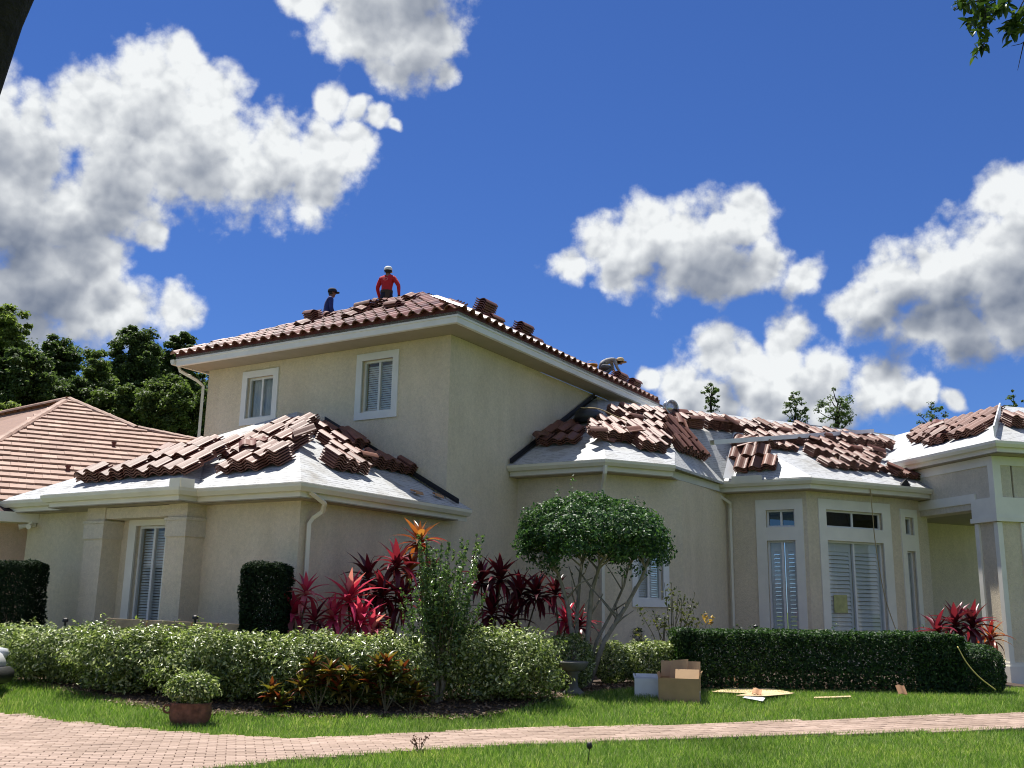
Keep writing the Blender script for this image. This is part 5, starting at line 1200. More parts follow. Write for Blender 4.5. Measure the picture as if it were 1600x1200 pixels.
for i in range(3): lb.box(P_(.3065, -.08, .035 + .018 * i), .001, .10, .006, ax_)
lb.build('print', M_INK, lbo)
wp = ghit(1015, 1091)
open_box('white_box', wp + np.array([0, .22, 0]), .38, .30, .28, R(-10), M_PAPER, M_PAPER, 'white carton standing left of the open brown box', 'box', [((-.19, .15, .28), (.19, .15, .28), (0, .2), .06, .9), ((-.19, -.15, .28), (-.19, .15, .28), (-.3, 0), .07, .8)])
def sheet(name, pxs, lift, mat, label, cat='cardboard', bend=.0, group='cardboard scraps on the lawn'):
    pts = [ghit(x, y) for x, y in pxs]; c = np.mean(pts, 0); t = thing(name, c, label, cat, group) if False else None
    b = MB(); n = len(pts); top = [p + HZ * (lift + bend * (i % 2)) for i, p in enumerate(pts)]; bot = [p - HZ * .006 for p in top]; b.add(top + bot, [tuple(range(n)), tuple(range(2 * n - 1, n - 1, -1))] + [(i, n + i, n + (i + 1) % n, (i + 1) % n) for i in range(n)]); o = b.build(name, mat, None, M=Matrix.Translation(V3(c))); return tag(o, label, cat, group)
sheet('cardboard_sheet', [(1112, 1086), (1180, 1090), (1242, 1088), (1200, 1080), (1140, 1079)], .05, M_CARD2, 'flat tan cardboard sheet on the lawn right of the box', bend=.015)
sheet('cardboard_sheet', [(1150, 1094), (1196, 1096), (1240, 1091), (1190, 1087)], .07, M_CARD2, 'smaller tan cardboard sheet lying on the flat one', bend=.01)
sheet('paper_sheet', [(1160, 1096), (1192, 1102), (1196, 1097), (1172, 1092)], .06, M_PAPER, 'white paper sheet at the front of the cardboard pile', 'paper')
sheet('cardboard_strip', [(1272, 1096), (1330, 1094), (1329, 1092), (1272, 1094)], .05, M_CARD2, 'thin tan cardboard strip lying alone on the lawn')
def tile_bit(x, y, rz, tilt, label, s=.8):
    p = ghit(x, y); o = link_mesh('tile_piece', ME_TILEB, None, Matrix.Translation((p[0], p[1], p[2] + .09)) @ Matrix.Rotation(rz, 4, 'Z') @ Matrix.Rotation(tilt, 4, 'X') @ Matrix.Scale(s, 4)); return tag(o, label, 'tile piece', 'broken tile pieces on the lawn')
tvb, tfb = s_tile(w=.20, L=.20, amp=.03); ME_TILEB = make_mesh('tile_piece', tvb, tfb, mat_plain('broken_tile', (.46, .25, .13), .8, .15, 8))
tile_bit(1150, 1078, .5, .9, 'curled tile piece at the back of the cardboard pile'); tile_bit(1182, 1094, -.4, .5, 'tile piece at the front of the cardboard pile', .7); tile_bit(1412, 1094, .2, 1.0, 'lone tile piece standing on the lawn before the hedge', .75)
# terracotta pot lying in the grass with a small plant
M_TERRA = mat_plain('terracotta', (.20, .085, .052), .95, .55, 9, 22, .9, .03)
pt = ghit(296, 1132); pot = thing('terracotta_pot', pt, 'weathered terracotta trough pot with a small bush at the bed edge', 'pot')
pb = MB(); ring = []
for (sx, sy, z) in ((.22, .14, 0), (.255, .165, .08), (.265, .17, .18), (.25, .16, .24), (.262, .17, .27), (.23, .14, .275), (.21, .13, .2)):
    for k in range(24):
        q = 2 * math.pi * k / 24; ring.append(pt + np.array([sx * abs(math.cos(q)) ** .7 * math.copysign(1, math.cos(q)), sy * abs(math.sin(q)) ** .7 * math.copysign(1, math.sin(q)), z]))
pb.add(ring, [(i * 24 + k, i * 24 + (k + 1) % 24, (i + 1) * 24 + (k + 1) % 24, (i + 1) * 24 + k) for i in range(6) for k in range(24)] + [tuple(range(6 * 24, 7 * 24))]); pb.build('pot_body', M_TERRA, pot, True)
tb2 = MB()
for k in range(16):
    q = 2 * math.pi * k / 16
tb2.tube([pt + np.array([-.27 + .05 * math.cos(t), -.10, .20 + .05 * math.sin(t)]) for t in np.linspace(0, 6.28, 12)], .014, 6); tb2.build('handle', M_TERRA, pot, True)
bush('potted_plant', pt + np.array([0, .02, .22]), .34, .26, .42, 2400, .06, M_VAR, 'small pale green bush growing in the terracotta pot', p=2.2, seed=90, depth=.3, rough=.3, stems=6, sprigs=20)
# stone bird bath
M_STONE = mat_plain('grey_cast_stone', (.13, .13, .12), .9, .3, 6, 30, .4, .01)
ub = ghit(896, 1086); bb = thing('bird_bath', ub, 'grey cast stone bird bath on a pedestal under the umbrella tree', 'bird bath')
k = MB(); k.lathe([(.17, 0), (.17, .04), (.13, .07), (.075, .12), (.06, .22), (.075, .32), (.11, .36)], ub, 18); k.build('pedestal', M_STONE, bb, True)
k = MB(); k.lathe([(.10, .36), (.17, .38), (.215, .44), (.235, .48), (.235, .50), (.20, .50), (.17, .45), (.05, .43)], ub, 22); k.build('basin', M_STONE, bb, True)
# path lights and dry stalks
M_BLK = mat_plain('black_plastic', (.012, .012, .012), .5)
for (x, y, Y, lab) in ((102, 972, 16.9, 'thin black path light stake by the left pier'), (305, 968, 15.9, 'black path light stake behind the leaning stone slab'), (1181, 982, 19.0, 'black path light stake behind the bay hedge')):
    p = at_depth(x, y, Y); g = float(gz(p[0], p[1])); k = thing('path_light', (p[0], p[1], g), lab, 'path light', 'path lights'); s = MB(); s.tube([(p[0], p[1], g), (p[0], p[1], p[2])], .018, 8); s.build('stake', M_BLK, k); s = MB(); s.lathe([(.03, 0), (.05, .01), (.045, .05), (.02, .07)], p, 10); s.build('lamp_cap', M_BLK, k)
sp_ = ghit(917, 1199); k = thing('seed_head', sp_, 'dark dry seed head on a thin stalk in the front lawn', 'seed head'); tp = at_depth(921, 1168, sp_[1]); s = MB(); s.tube([sp_, (sp_ + tp) / 2 + np.array([.006, 0, 0]), tp], .005, 5); s.build('stalk', M_BLK, k); s = MB(); s.lathe([(.006, -.02), (.026, 0), (.030, .02), (.022, .045), (.006, .055)], tp, 10); s.build('head', M_BLK, k, True)
dp = ghit(655, 1177); k = thing('dry_weed', dp, 'small dry brown weed at the near edge of the path', 'weed'); Qd = []
for i in range(9):
    e = dp + np.array([random.uniform(-.09, .09), random.uniform(-.03, .03), random.uniform(.08, .17)]); s = MB(); s.tube([dp, e], [.004, .003], 4); s.build('stalk', M_STEM, k); Qd.append(e + rng.normal(size=(7, 3)) * .014)
Qd = np.concatenate(Qd); v, tr = leaf_cloud(Qd, rng.normal(size=Qd.shape), .03, .6); o = bpy.data.objects.new('leaf_tuft', np_mesh('leaf_tuft', v - dp, tr, mat_leaf('dry_weed_leaf', [(.10, .04, .03), (.2, .09, .05)], .8, .1))); COL.objects.link(o); put(o, k, Matrix.Translation(V3(dp)))
# cracked stone-look slab leaning behind the hedge
M_SLAB = mat_plain('tan_slab', (.38, .28, .17), .85, .35, 2.2, 14, .5, .02)
s0 = at_depth(165, 966, 16.3); s1 = at_depth(385, 976, 15.75); slab = thing('stone_slab', (s0 + s1) / 2 * np.array([1, 1, 0]) + HZ * .3, 'long cracked tan slab leaning behind the hedge under the window', 'slab')
dS = unit((s1 - s0) * [1, 1, 0]); nS = np.cross(dS, HZ); Ls = np.linalg.norm((s1 - s0)[:2]); zt = s0[2]
for (a0, a1) in ((0, .30), (.31, .62), (.63, .80), (.81, 1.0)):
    b = MB(); p0 = s0 + dS * Ls * a0; p1 = s0 + dS * Ls * a1; j = random.uniform(-.02, .02); zb = .3
    q = [np.array([p0[0], p0[1], zb]) + nS * .25, np.array([p1[0], p1[1], zb]) + nS * .25, np.array([p1[0], p1[1], s0[2] + (s1[2] - s0[2]) * a1]), np.array([p0[0], p0[1], s0[2] + (s1[2] - s0[2]) * a0])]; o_ = -nS * .05
    b.add(q + [x + o_ for x in q], [(0, 1, 2, 3), (7, 6, 5, 4), (0, 4, 5, 1), (1, 5, 6, 2), (2, 6, 7, 3), (3, 7, 4, 0)]); b.build('slab_piece', M_SLAB, slab)
# ropes and hoses
def rope(name, pts, r, mat, label, cat):
    b = MB(); P = [np.array(p, float) for p in pts]; Q = []
    for i in range(len(P) - 1):
        for k in range(6): 
            t = k / 6; p0 = P[max(i - 1, 0)]; p1 = P[i]; p2 = P[i + 1]; p3 = P[min(i + 2, len(P) - 1)]
            Q.append(.5 * ((2 * p1) + (p2 - p0) * t + (2 * p0 - 5 * p1 + 4 * p2 - p3) * t ** 2 + (3 * p1 - p0 - 3 * p2 + p3) * t ** 3))
    Q.append(P[-1]); b.tube(Q, r, 6); o = b.build(name, mat, None, True, M=Matrix.Translation(V3(P[0]))); return tag(o, label, cat)
M_ROPE = mat_plain('tan_rope', (.42, .33, .18), .9); M_CORD = mat_plain('yellow_cord', (.50, .44, .12), .7)
rope('rope', [at_depth(1302, 722 - 14, 25.5), at_depth(1322, 738, 24.6), at_depth(1356, 756, 24.2), at_depth(1363, 800, 24.3), at_depth(1368, 850, 24.4), at_depth(1382, 930, 24.3), at_depth(1402, 990, 24.0)], .012, M_ROPE, 'thin rope hanging from the bay roof past the large window', 'rope')
rope('yellow_cord', [at_depth(1496, 1010, 16.95), at_depth(1510, 1035, 16.85), at_depth(1530, 1058, 16.75), at_depth(1556, 1078, 16.7)], .010, M_CORD, 'yellow cord trailing down the right end of the hedge', 'cord')
rope('rope', [P_C.pt(.6, 2.6, .35), P_C.pt(.9, 2.3, .45), P_C.pt(1.25, 2.1, .38), P_C.pt(1.5, 1.9, .35)], .014, M_ROPE, 'tan rope lying over tile stacks near the tall wall', 'rope')
# notice in the large window
o0_, d0_, i0_ = F2; nb_ = MB(); cx = 6.72 - tb0; bars(nb_, o0_, d0_, i0_, [(cx - .02, cx + .40, 1.60, 2.02)], .095, .098); nt2 = nb_.build('window_notice', mat_plain('yellow_paper', (.46, .46, .20), .8, .2, 8), None, M=Matrix.Translation(V3(o0_ + d0_ * (cx + .2) + HZ * 1.6))); tag(nt2, 'yellow paper notice stuck inside the large bay window', 'notice')

# ------------------------------------------------------------------ loose things on the roofs
gA = P_C.hit(1112, 688); gB = P_C.hit(1362, 672)
qa_ = P_C.pt(*P_C.hit(1112, 690)); qb_ = P_C.pt(*P_C.hit(1362, 673)); A3 = at_depth(1112, 688, qa_[1] - 1.15); B3 = at_depth(1362, 671, qb_[1] - 1.15)
dd_ = unit(B3 - A3); xx_ = unit(np.cross(dd_, HZ)); zz_ = np.cross(xx_, dd_); mb = MB(); ln_ = np.linalg.norm(B3 - A3)
for (off, w_, h_) in ((0, .13, .008),): mb.box((A3 + B3) / 2, w_, ln_, h_, (xx_, dd_, zz_))
mb.box((A3 + B3) / 2 + xx_ * .065 - zz_ * .05, .006, ln_, .11, (xx_, dd_, zz_)); mb.box((A3 + B3) / 2 - xx_ * .065 - zz_ * .05, .006, ln_, .11, (xx_, dd_, zz_))
tag(mb.build('metal_trim', M_WHITE, None, M=Matrix.Translation(V3(A3))), 'long white metal channel lying across the tile stacks above the bay', 'metal channel')
mb = MB(); hA = P_PL.pt(-.25, .25, .02); hB = P_PL.pt(-2.3, 2.5, .02); dd_ = unit(hB - hA); up_ = unit(np.cross(np.cross(dd_, HZ), dd_)); sd_ = np.cross(dd_, up_)
mb.box((hA + hB) / 2 + up_ * .13, .03, np.linalg.norm(hB - hA), .26, (sd_, dd_, up_)); tag(mb.build('ridge_board', M_WHITE, None, M=Matrix.Translation(V3(hA))), 'upright white ridge board along the entrance roof hip', 'ridge board')
mb = MB(); hc = P_C.pt(P_C.a_at(1050, 3.75), 3.9, .28); sx = unit(P_C.e); n_ = 16
def cyl(mb, c, ax, r, L, seg=18, r2=None):
    ax = unit(ax); mb.tube([np.array(c) - ax * L / 2, np.array(c) + ax * L / 2], [r, r2 or r], seg)
ringp = [hc + P_C.e * .19 * math.cos(t) + HZ * .19 * math.sin(t) for t in np.linspace(0, 2 * math.pi, 25)]; mb.tube(ringp, .022, 8, cap=False); ringp = [p + P_C.h * .12 for p in ringp]; mb.tube(ringp, .022, 8, cap=False); mb.tube([hc + P_C.h * .0, hc + P_C.h * .12], [.165, .165], 20)

tag(mb.build('hose_reel', M_ALU, None, True, M=Matrix.Translation(V3(hc))), 'round metal hose reel lying at the ridge end', 'reel')
bc = P_TB.pt(P_TB.a_at(926, 1.2), 1.2, -.06); bk_ = thing('bucket', bc, 'orange bucket behind the crouching worker', 'bucket'); mb = MB(); mb.lathe([(.13, 0), (.155, .30), (.165, .30), (.165, .34), (.15, .34), (.125, .03)], bc, 16); mb.build('bucket_body', mat_plain('orange_plastic', (.62, .25, .03), .4), bk_, True)
mb = MB(); mb.tube([bc + np.array([.16 * math.cos(t), .02, .32 + .14 * math.sin(t)]) for t in np.linspace(0, math.pi, 10)], .005, 5); mb.build('handle', M_ALU, bk_)
bg_ = P_A0.pt(P_A0.a_at(918, 2.75), 2.75, .03); bx_ = MB(); rr = []
for i, (s, z) in enumerate(((.30, 0), (.36, .10), (.33, .22), (.22, .30), (.06, .34))):
    for k in range(14):
        q = 2 * math.pi * k / 14; rr.append(bg_ + np.array([s * math.cos(q) * (1 + .15 * math.sin(3 * q + i)), s * .8 * math.sin(q) * (1 + .12 * math.cos(4 * q)), z]))
bx_.add(rr, [(i * 14 + k, i * 14 + (k + 1) % 14, (i + 1) * 14 + (k + 1) % 14, (i + 1) * 14 + k) for i in range(4) for k in range(14)] + [tuple(range(13, -1, -1)), tuple(range(56, 70))])
tag(bx_.build('tool_bag', mat_plain('black_bag', (.02, .021, .025), .45, .2), None, True, M=Matrix.Translation(V3(bg_))), 'black tool bag against the tall wall at the roof corner', 'bag')
for (pl_, x, b, h_, lab) in ((P_C, 962, 1.2, .02, 'single tile lying on bare underlayment below the second row'), (P_C, 1150, 2.95, .26, 'single tile tilted against the long row below the ridge'), (P_LR, 655, .35, .02, 'small tile scrap near the left wing gutter end'), (P_LR, 690, .35, .02, 'last tile scrap at the left wing gutter end')):
    tag(link_mesh('loose_tile', ME_TILE if 'scrap' not in lab else ME_TILEB, None, pl_.frame(pl_.a_at(x, b), b, h_ + .04, random.uniform(.8, 1.4)) @ Matrix.Rotation(.25 if h_ > .1 else 0, 4, 'X')), lab, 'tile')

# ------------------------------------------------------------------ car at the left edge
car_o = np.array([-9.85, 14.75, .13]); cart = thing('car', car_o, 'white car at the left picture edge, only its front corner showing', 'car')
M_PAINT = mat_plain('white_car_paint', (.75, .75, .74), .25, .03); M_TYRE = mat_plain('tyre_rubber', (.015, .015, .015), .8); M_LENS = mat_plain('headlight_lens', (.55, .57, .58), .12, .05); M_BUMP = mat_plain('dark_bumper', (.02, .02, .022), .5); M_CGL = mat_plain('car_glass', (.02, .025, .03), .05)
sec = [(-2.2, .35, .75, .80), (-2.0, .25, .95, .88), (-1.2, .22, 1.0, .90), (0, .22, .98, .90), (1.0, .22, .95, .90), (1.9, .25, .85, .86), (2.25, .32, .74, .76), (2.40, .42, .62, .58)]
vs = []; 
for (x, z0, z1, w_) in sec:
    for (yy, zz) in ((-w_ * .95, z0), (-w_, (z0 + z1) * .5), (-w_ * .96, z1 - .06), (-w_ * .82, z1), (w_ * .82, z1), (w_ * .96, z1 - .06), (w_, (z0 + z1) * .5), (w_ * .95, z0)): vs.append(car_o + np.array([x, yy, zz]))
cb = MB(); cb.add(vs, [(i * 8 + k, i * 8 + (k + 1) % 8, (i + 1) * 8 + (k + 1) % 8, (i + 1) * 8 + k) for i in range(len(sec) - 1) for k in range(8)] + [tuple(range(7, -1, -1)), tuple(range((len(sec) - 1) * 8, len(sec) * 8))]); cb.build('body', M_PAINT, cart, True)
cb = MB(); vs = []
for (x, z, w_) in ((-1.9, .98, .80), (-1.3, 1.42, .66), (.1, 1.45, .66), (1.0, .96, .80)): vs += [car_o + np.array([x, -w_, z]), car_o + np.array([x, w_, z])]
cb.add(vs + [car_o + np.array([-1.9, -.8, .9]), car_o + np.array([-1.9, .8, .9]), car_o + np.array([1.0, -.8, .9]), car_o + np.array([1.0, .8, .9])], [(0, 1, 3, 2), (2, 3, 5, 4), (4, 5, 7, 6), (0, 2, 4, 6), (7, 5, 3, 1)]); cb.build('cabin_glass', M_CGL, cart)
cb = MB(); cb.box(car_o + np.array([-.6, 0, 1.455]), 1.4, 1.28, .03); cb.build('roof', M_PAINT, cart)
for sx in (-1.35, 1.45):
    for sy in (-.80, .80):
        wh = MB(); wh.tube([car_o + np.array([sx, sy - .1, .32]), car_o + np.array([sx, sy + .1, .32])], .32, 20); tw_ = wh.build('wheel', M_TYRE, cart, True); rm = MB(); rm.tube([car_o + np.array([sx, sy - .105, .32]), car_o + np.array([sx, sy + .105, .32])], .19, 14); rm.build('rim', M_ALU, tw_)
for sy in (-.62, .62):
    hl = MB(); hl.lathe([(.02, -.09), (.12, -.07), (.15, 0), (.12, .07), (.02, .09)], car_o + np.array([2.24, sy, .66]), 14); hl.build('headlight', M_LENS, cart, True)
cb = MB(); cb.tube([car_o + np.array([2.1, -.85, .38]), car_o + np.array([2.38, -.62, .36]), car_o + np.array([2.46, 0, .36]), car_o + np.array([2.38, .62, .36]), car_o + np.array([2.1, .85, .38])], .13, 10); cb.build('bumper', M_BUMP, cart, True)

# ------------------------------------------------------------------ roofers
def person(label, M, J, mats, hat, name='person'):
    """J: list of (key, parent key, (x,y,z), radius, material index); one skinned body mesh"""
    keys = [j[0] for j in J]; vs = [j[2] for j in J]; es = [(keys.index(j[1]), i) for i, j in enumerate(J) if j[1]]
    me = bpy.data.meshes.new('person'); me.from_pydata(vs, es, []); o = bpy.data.objects.new('tmp_person', me); COL.objects.link(o)
    sk = o.modifiers.new('s', 'SKIN'); sk.use_smooth_shade = True; sk.branch_smoothing = .3
    for i, sv in enumerate(me.skin_vertices[0].data):
        r = J[i][3]; sv.radius = r if isinstance(r, tuple) else (r, r); sv.use_root = (i == 0)
    o.modifiers.new('u', 'SUBSURF').levels = 2
    dg = bpy.context.evaluated_depsgraph_get(); ev = o.evaluated_get(dg); m2 = bpy.data.meshes.new_from_object(ev); m2.name = 'person'
    bpy.data.objects.remove(o); m2.materials.clear()
    for m in mats: m2.materials.append(m)
    V = np.array(vs); seg = [(keys.index(j[1]), i) for i, j in enumerate(J) if j[1]]
    C = np.array([p.center for p in m2.polygons]); bd = np.full(len(C), 1e9); mi = np.zeros(len(C), dtype=int)
    for a, b in seg:
        A, B = V[a], V[b]; t = np.clip((C - A) @ (B - A) / max(1e-9, (B - A) @ (B - A)), 0, 1); d = np.linalg.norm(C - A - (B - A) * t[:, None], axis=1)
        k = d < bd; bd[k] = d[k]; mi[k] = np.where(t[k] > .5, J[b][4], J[a][4])
    mi = mi.tolist()
    m2.polygons.foreach_set('material_index', mi); m2.polygons.foreach_set('use_smooth', [True] * len(m2.polygons))
    b = bpy.data.objects.new(name, m2); COL.objects.link(b); put(b, None, M); tag(b, label, 'person')
    hat(b, M); return b
def xf(M, p): return np.array(M @ Vector(p))
SKIN = mat_plain('skin', (.22, .11, .07), .6, .05); RED = mat_plain('red_shirt', (.50, .012, .022), .8, .12, 12, 18, .4, .02); NAVY = mat_plain('navy_shirt', (.018, .032, .16), .85, .2, 10, 18, .4, .02); JEAN = mat_plain('dark_jeans', (.014, .02, .05), .9, .2, 10, 18, .4, .02); GREY = mat_plain('pale_shirt', (.34, .33, .33), .85, .2, 10, 18, .4, .02); GREYP = mat_plain('grey_trousers', (.13, .13, .14), .9, .2, 10); GLOVE = mat_plain('dark_glove', (.02, .02, .03), .8); BOOT = mat_plain('boot', (.04, .03, .02), .8)
HAIR = mat_plain('dark_hair', (.01, .008, .007), .7); CAPW = mat_plain('white_cap', (.75, .75, .74), .7); CAPN = mat_plain('navy_cap', (.01, .014, .04), .8); STRAW = mat_plain('straw_hat', (.50, .38, .22), .85); BELT = mat_plain('tool_belt', (.05, .03, .018), .8); PRINT = mat_plain('shirt_print', (.55, .20, .20), .8)
def fingers(side, wrist, dirv, mat, key):
    d = unit(dirv); s = unit(np.cross(d, np.array([.2, 1, .1]))); w = np.array(wrist); out = [(key + 'palm', key + 'wr', tuple(w + d * .07), (.035, .022), mat)]
    for i, (o, L) in enumerate(((-.030, .075), (-.010, .085), (.010, .08), (.030, .065))):
        a = w + d * .10 + s * o; b = a + d * L * .55 + np.array([0, .015, -.01]); c = b + d * L * .4 + np.array([0, .03, -.01]); out += [('%sf%da' % (key, i), key + 'palm', tuple(a), .011, mat), ('%sf%db' % (key, i), '%sf%da' % (key, i), tuple(b), .010, mat), ('%sf%dc' % (key, i), '%sf%db' % (key, i), tuple(c), .008, mat)]
    a = w + d * .04 + s * (-.045 * side); out += [(key + 't1', key + 'palm', tuple(a + d * .03), .013, mat), (key + 't2', key + 't1', tuple(a + d * .07), .010, mat)]
    return out
def head(neck, hc, face, key=''):
    f = unit(face); h = np.array(hc); n = np.array(neck)
    return [('nk', 'c2', tuple(n), (.065, .07), 3), ('hb', 'nk', tuple(h + np.array([0, 0, -.07]) + f * .01), (.068, .075), 3), ('hm', 'hb', tuple(h + np.array([0, 0, .02])), (.092, .105), 3), ('ht', 'hm', tuple(h + np.array([0, 0, .09])), (.075, .088), 3), ('chin', 'hb', tuple(h + f * .07 + np.array([0, 0, -.09])), .03, 3), ('nose', 'hm', tuple(h + f * .115 + np.array([0, 0, -.015])), .013, 3)]
def stand(arm_l, arm_r, lean=(0, 0), face=(0, 1, 0), hoff=(0, 0)):
    lx, ly = lean; c = lambda x, y, z: (x + lx * (z - .95), y + ly * (z - .95), z)
    J = [('pel', None, c(0, 0, .95), (.175, .14), 1), ('wa', 'pel', c(0, 0, 1.08), (.165, .135), 0), ('c1', 'wa', c(0, 0, 1.26), (.195, .15), 0), ('c2', 'c1', c(0, 0, 1.40), (.165, .12), 0)]
    nk = c(0, .01, 1.50); J += head(nk, (nk[0] + hoff[0], nk[1] + hoff[1], 1.605), face)
    for k, s, pts in (('l', -1, arm_l), ('r', 1, arm_r)):
        sh = c(.185 * s, 0, 1.40); J += [(k + 'sh', 'c2', sh, .08, 0)]; e = tuple(np.array(sh) + np.array(pts[0])); w = tuple(np.array(e) + np.array(pts[1])); J += [(k + 'el', k + 'sh', e, .058, 0), (k + 'wr', k + 'el', w, .042, 0)]; J += fingers(s, w, pts[1], 4, k)
        hp = (.10 * s, 0, .90); J += [(k + 'hip', 'pel', hp, .10, 1), (k + 'kn', k + 'hip', (.13 * s, .05, .50), .068, 1), (k + 'an', k + 'kn', (.14 * s, -.02, .10), .048, 1), (k + 'toe', k + 'an', (.15 * s, .16, .05), .045, 5)]
    return J
def ears(b, M, hc, face):
    f = unit(face); s = np.cross(f, HZ)
    for k in (-1, 1):
        e = MB(); p = np.array(hc) + s * .088 * k + np.array([0, 0, .0]); e.lathe([(.004, -.03), (.014, -.015), (.018, .01), (.006, .032)], p, 8); v = [xf(M, q) for q in e.v]; e.v = [tuple(q) for q in v]; e.build('ear', SKIN, b, True)
        g = MB(); p = np.array(hc) + f * .088 + s * .034 * k + np.array([0, 0, .01]); g.lathe([(.003, -.010), (.011, 0), (.003, .010)], p, 8); g.v = [tuple(xf(M, q)) for q in g.v]; g.build('eye', HAIR, b, True)
def hard_cap(col, brim, back, hc, face, tilt=0):
    def f_(b, M):
        f = unit(face); s = np.cross(f, HZ); k = MB(); h = np.array(hc); rr = []
        for (r, z) in ((.114, .025), (.116, .06), (.108, .10), (.08, .135), (.02, .155)):
            for i in range(16): q = 2 * math.pi * i / 16; rr.append(h + f * r * 1.1 * math.cos(q) + s * r * math.sin(q) + HZ * z)
        k.add([xf(M, p) for p in rr], [(i * 16 + j, i * 16 + (j + 1) % 16, (i + 1) * 16 + (j + 1) % 16, (i + 1) * 16 + j) for i in range(4) for j in range(16)] + [tuple(range(64, 80))]); cap = k.build('cap', col, b, True)
        k = MB(); 
        if brim == 'peak':
            pts = [h + f * .10 * math.cos(a) + s * .10 * math.sin(a) + HZ * .04 for a in np.linspace(-1.2, 1.2, 9)] + [h + f * (.10 + .10 * math.cos(a * .8)) * 1.0 + s * .10 * math.sin(a) + HZ * .025 for a in np.linspace(1.2, -1.2, 9)]; n = len(pts)
            k.add([xf(M, p) for p in pts] + [xf(M, p + HZ * .008) for p in pts], [tuple(range(n)), tuple(range(2 * n - 1, n - 1, -1))] + [(i, (i + 1) % n, n + (i + 1) % n, n + i) for i in range(n)]); k.build('cap_peak', col, b)
        else:
            for z, r0, r1 in ((.03, .10, .21),):
                A = [h + f * r0 * math.cos(q) + s * r0 * math.sin(q) + HZ * z for q in np.linspace(0, 6.283, 21)[:-1]]; B = [h + f * r1 * math.cos(q) + s * r1 * math.sin(q) + HZ * (z - .03) for q in np.linspace(0, 6.283, 21)[:-1]]
                k.add([xf(M, p) for p in A + B], [(i, (i + 1) % 20, 20 + (i + 1) % 20, 20 + i) for i in range(20)]); k.build('hat_brim', col, b)
        k = MB(); rr = []
        for (r, z) in ((.088, -.05), (.098, -.01), (.102, .03), (.09, .06)):
            for a in np.linspace(1.7, 4.58, 11): rr.append(h + f * r * math.cos(a) * 1.08 + s * r * math.sin(a) + HZ * z)
        k.add([xf(M, p) for p in rr], [(i * 11 + j, i * 11 + j + 1, (i + 1) * 11 + j + 1, (i + 1) * 11 + j) for i in range(3) for j in range(10)]); k.build('hair', HAIR, b, True)
        ears(b, M, hc, face)
        if back: back(b, M)
    return f_
# roofer in red: stands beyond the left hip, seen from behind
def spot_on(plane_z, x, y_head, height):
    """foot point on a roof slope so that a figure of this height shows its head at the given line of sight"""
    best = None
    for Y in np.linspace(22, 34, 1200):
        p = at_depth(x, y_head, Y); u_, v_ = p @ HU, p @ HV; e = abs(p[2] - height - plane_z((u_, v_)))
        if best is None or e < best[0]: best = (e, p, plane_z((u_, v_)))
    return np.array([best[1][0], best[1][1], best[2]])
fr1 = spot_on(lambda q: min(zTL(q), zTA(q)) + .12, 606, 413, 1.80); print('RED', fr1, fr1 @ HU, fr1 @ HV)
M1 = Matrix.Translation(V3(fr1)) @ Matrix.Rotation(R(-12), 4, 'Z')
def red_extra(b, M):
    k = MB(); rr = [(-.155, -.095, 1.0), (.155, -.095, 1.0), (.155, -.095, .93), (-.155, -.095, .93)]
    P = []
    for i in range(16):
        q = 2 * math.pi * i / 16; P += [(.178 * math.cos(q), .132 * math.sin(q), 1.035), (.178 * math.cos(q), .132 * math.sin(q), .965)]
    k.add([xf(M, p) for p in P], [(2 * i, 2 * i + 1, (2 * i + 3) % 32, (2 * i + 2) % 32) for i in range(16)]); k.build('tool_belt', BELT, b)
    k = MB(); k.add([xf(M, p) for p in [(.02, -.17, .99), (.13, -.15, .99), (.13, -.17, .80), (.02, -.19, .80), (.02, -.12, .99), (.13, -.10, .99), (.13, -.12, .80), (.02, -.14, .80)]], [(0, 1, 2, 3), (7, 6, 5, 4), (0, 4, 5, 1), (1, 5, 6, 2), (2, 6, 7, 3), (3, 7, 4, 0)]); k.build('pouch', BELT, b)
    k = MB(); pr = []
    for i in range(14): q = 2 * math.pi * i / 14; pr += [(.075 * math.cos(q), -.137, 1.335 + .045 * math.sin(q)), (.055 * math.cos(q), -.138, 1.335 + .028 * math.sin(q))]
    k.add([xf(M, p) for p in pr], [(2 * i, (2 * i + 2) % 28, (2 * i + 3) % 28, 2 * i + 1) for i in range(14)]); k.build('shirt_emblem', PRINT, b)
J = stand([(-.09, -.02, -.27), (.03, .10, -.22)], [(.15, -.03, -.22), (.02, .0, -.25)], (0, .08), (-.15, 1, 0)); hc1 = [j for j in J if j[0] == 'hm'][0][2]
person('roofer in red shirt and white cap standing on the upper roof', M1, J, [RED, JEAN, JEAN, SKIN, GLOVE, BOOT], hard_cap(CAPW, 'peak', red_extra, (hc1[0], hc1[1], hc1[2] - .02), (-.15, 1, 0)))
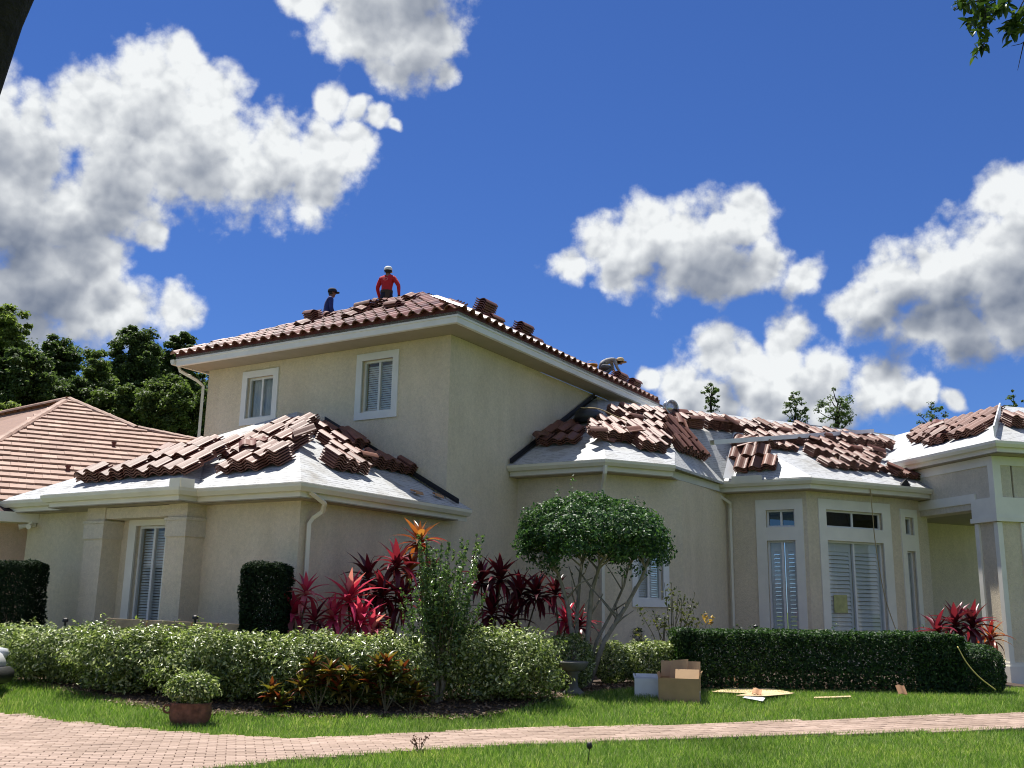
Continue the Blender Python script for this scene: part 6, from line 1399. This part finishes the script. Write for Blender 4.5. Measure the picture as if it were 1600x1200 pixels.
# roofer in navy, turned to the right
fr2 = spot_on(lambda q: min(zTL(q), zTA(q)) + .12, 513, 450, 1.74); print('NAVY', fr2, fr2 @ HU, fr2 @ HV)
M2 = Matrix.Translation(V3(fr2)) @ Matrix.Rotation(R(-70), 4, 'Z')
J = stand([(-.05, .02, -.29), (.02, .10, -.24)], [(.05, .02, -.29), (-.02, .12, -.23)], (0, .12), (0, 1, 0), (0, .04)); hc2 = [j for j in J if j[0] == 'hm'][0][2]
person('roofer in navy shirt and dark cap looking right along the upper roof', M2, J, [NAVY, JEAN, JEAN, SKIN, SKIN, BOOT], hard_cap(CAPN, 'peak', None, (hc2[0], hc2[1], hc2[2] - .02), (0, 1, 0)))
# crouching roofer bent over the right slope
fb_ = P_TB.pt(P_TB.a_at(942, 1.3), 1.3, .0); M3 = Matrix.Translation(V3(fb_)) @ Matrix.Rotation(R(-82), 4, 'Z') @ Matrix.Scale(.92, 4)
def crouch():
    J = [('pel', None, (0, -.12, .42), (.16, .12), 1), ('wa', 'pel', (0, .0, .52), (.15, .11), 0), ('c1', 'wa', (0, .17, .60), (.17, .12), 0), ('c2', 'c1', (0, .32, .62), (.15, .10), 0)]
    J += [('nk', 'c2', (0, .42, .62), .055, 3), ('hb', 'nk', (0, .47, .58), (.07, .075), 3), ('hm', 'hb', (0, .53, .56), (.082, .09), 3), ('ht', 'hm', (0, .58, .60), (.07, .08), 3), ('chin', 'hb', (0, .50, .48), .03, 3), ('nose', 'hm', (0, .62, .50), .013, 3)]
    for k, s in (('l', -1), ('r', 1)):
        sh = (.18 * s, .32, .60); e = (.22 * s, .40, .34); w = (.14 * s, .55, .16); J += [(k + 'sh', 'c2', sh, .066, 0), (k + 'el', k + 'sh', e, .047, 0), (k + 'wr', k + 'el', w, .034, 0)] + fingers(s, w, (0, .5, -.6), 3, k)
        J += [(k + 'hip', 'pel', (.11 * s, -.08, .38), .10, 1), (k + 'kn', k + 'hip', (.20 * s, .28, .34), .066, 1), (k + 'an', k + 'kn', (.18 * s, -.02, .08), .048, 1), (k + 'toe', k + 'an', (.19 * s, .16, .04), .045, 5)]
    return J
person('crouching roofer in pale grey shirt and straw hat bent over the roof edge', M3, crouch(), [GREY, GREYP, JEAN, SKIN, SKIN, BOOT], hard_cap(STRAW, 'wide', None, (0, .56, .57), (0, 1, -.0)))
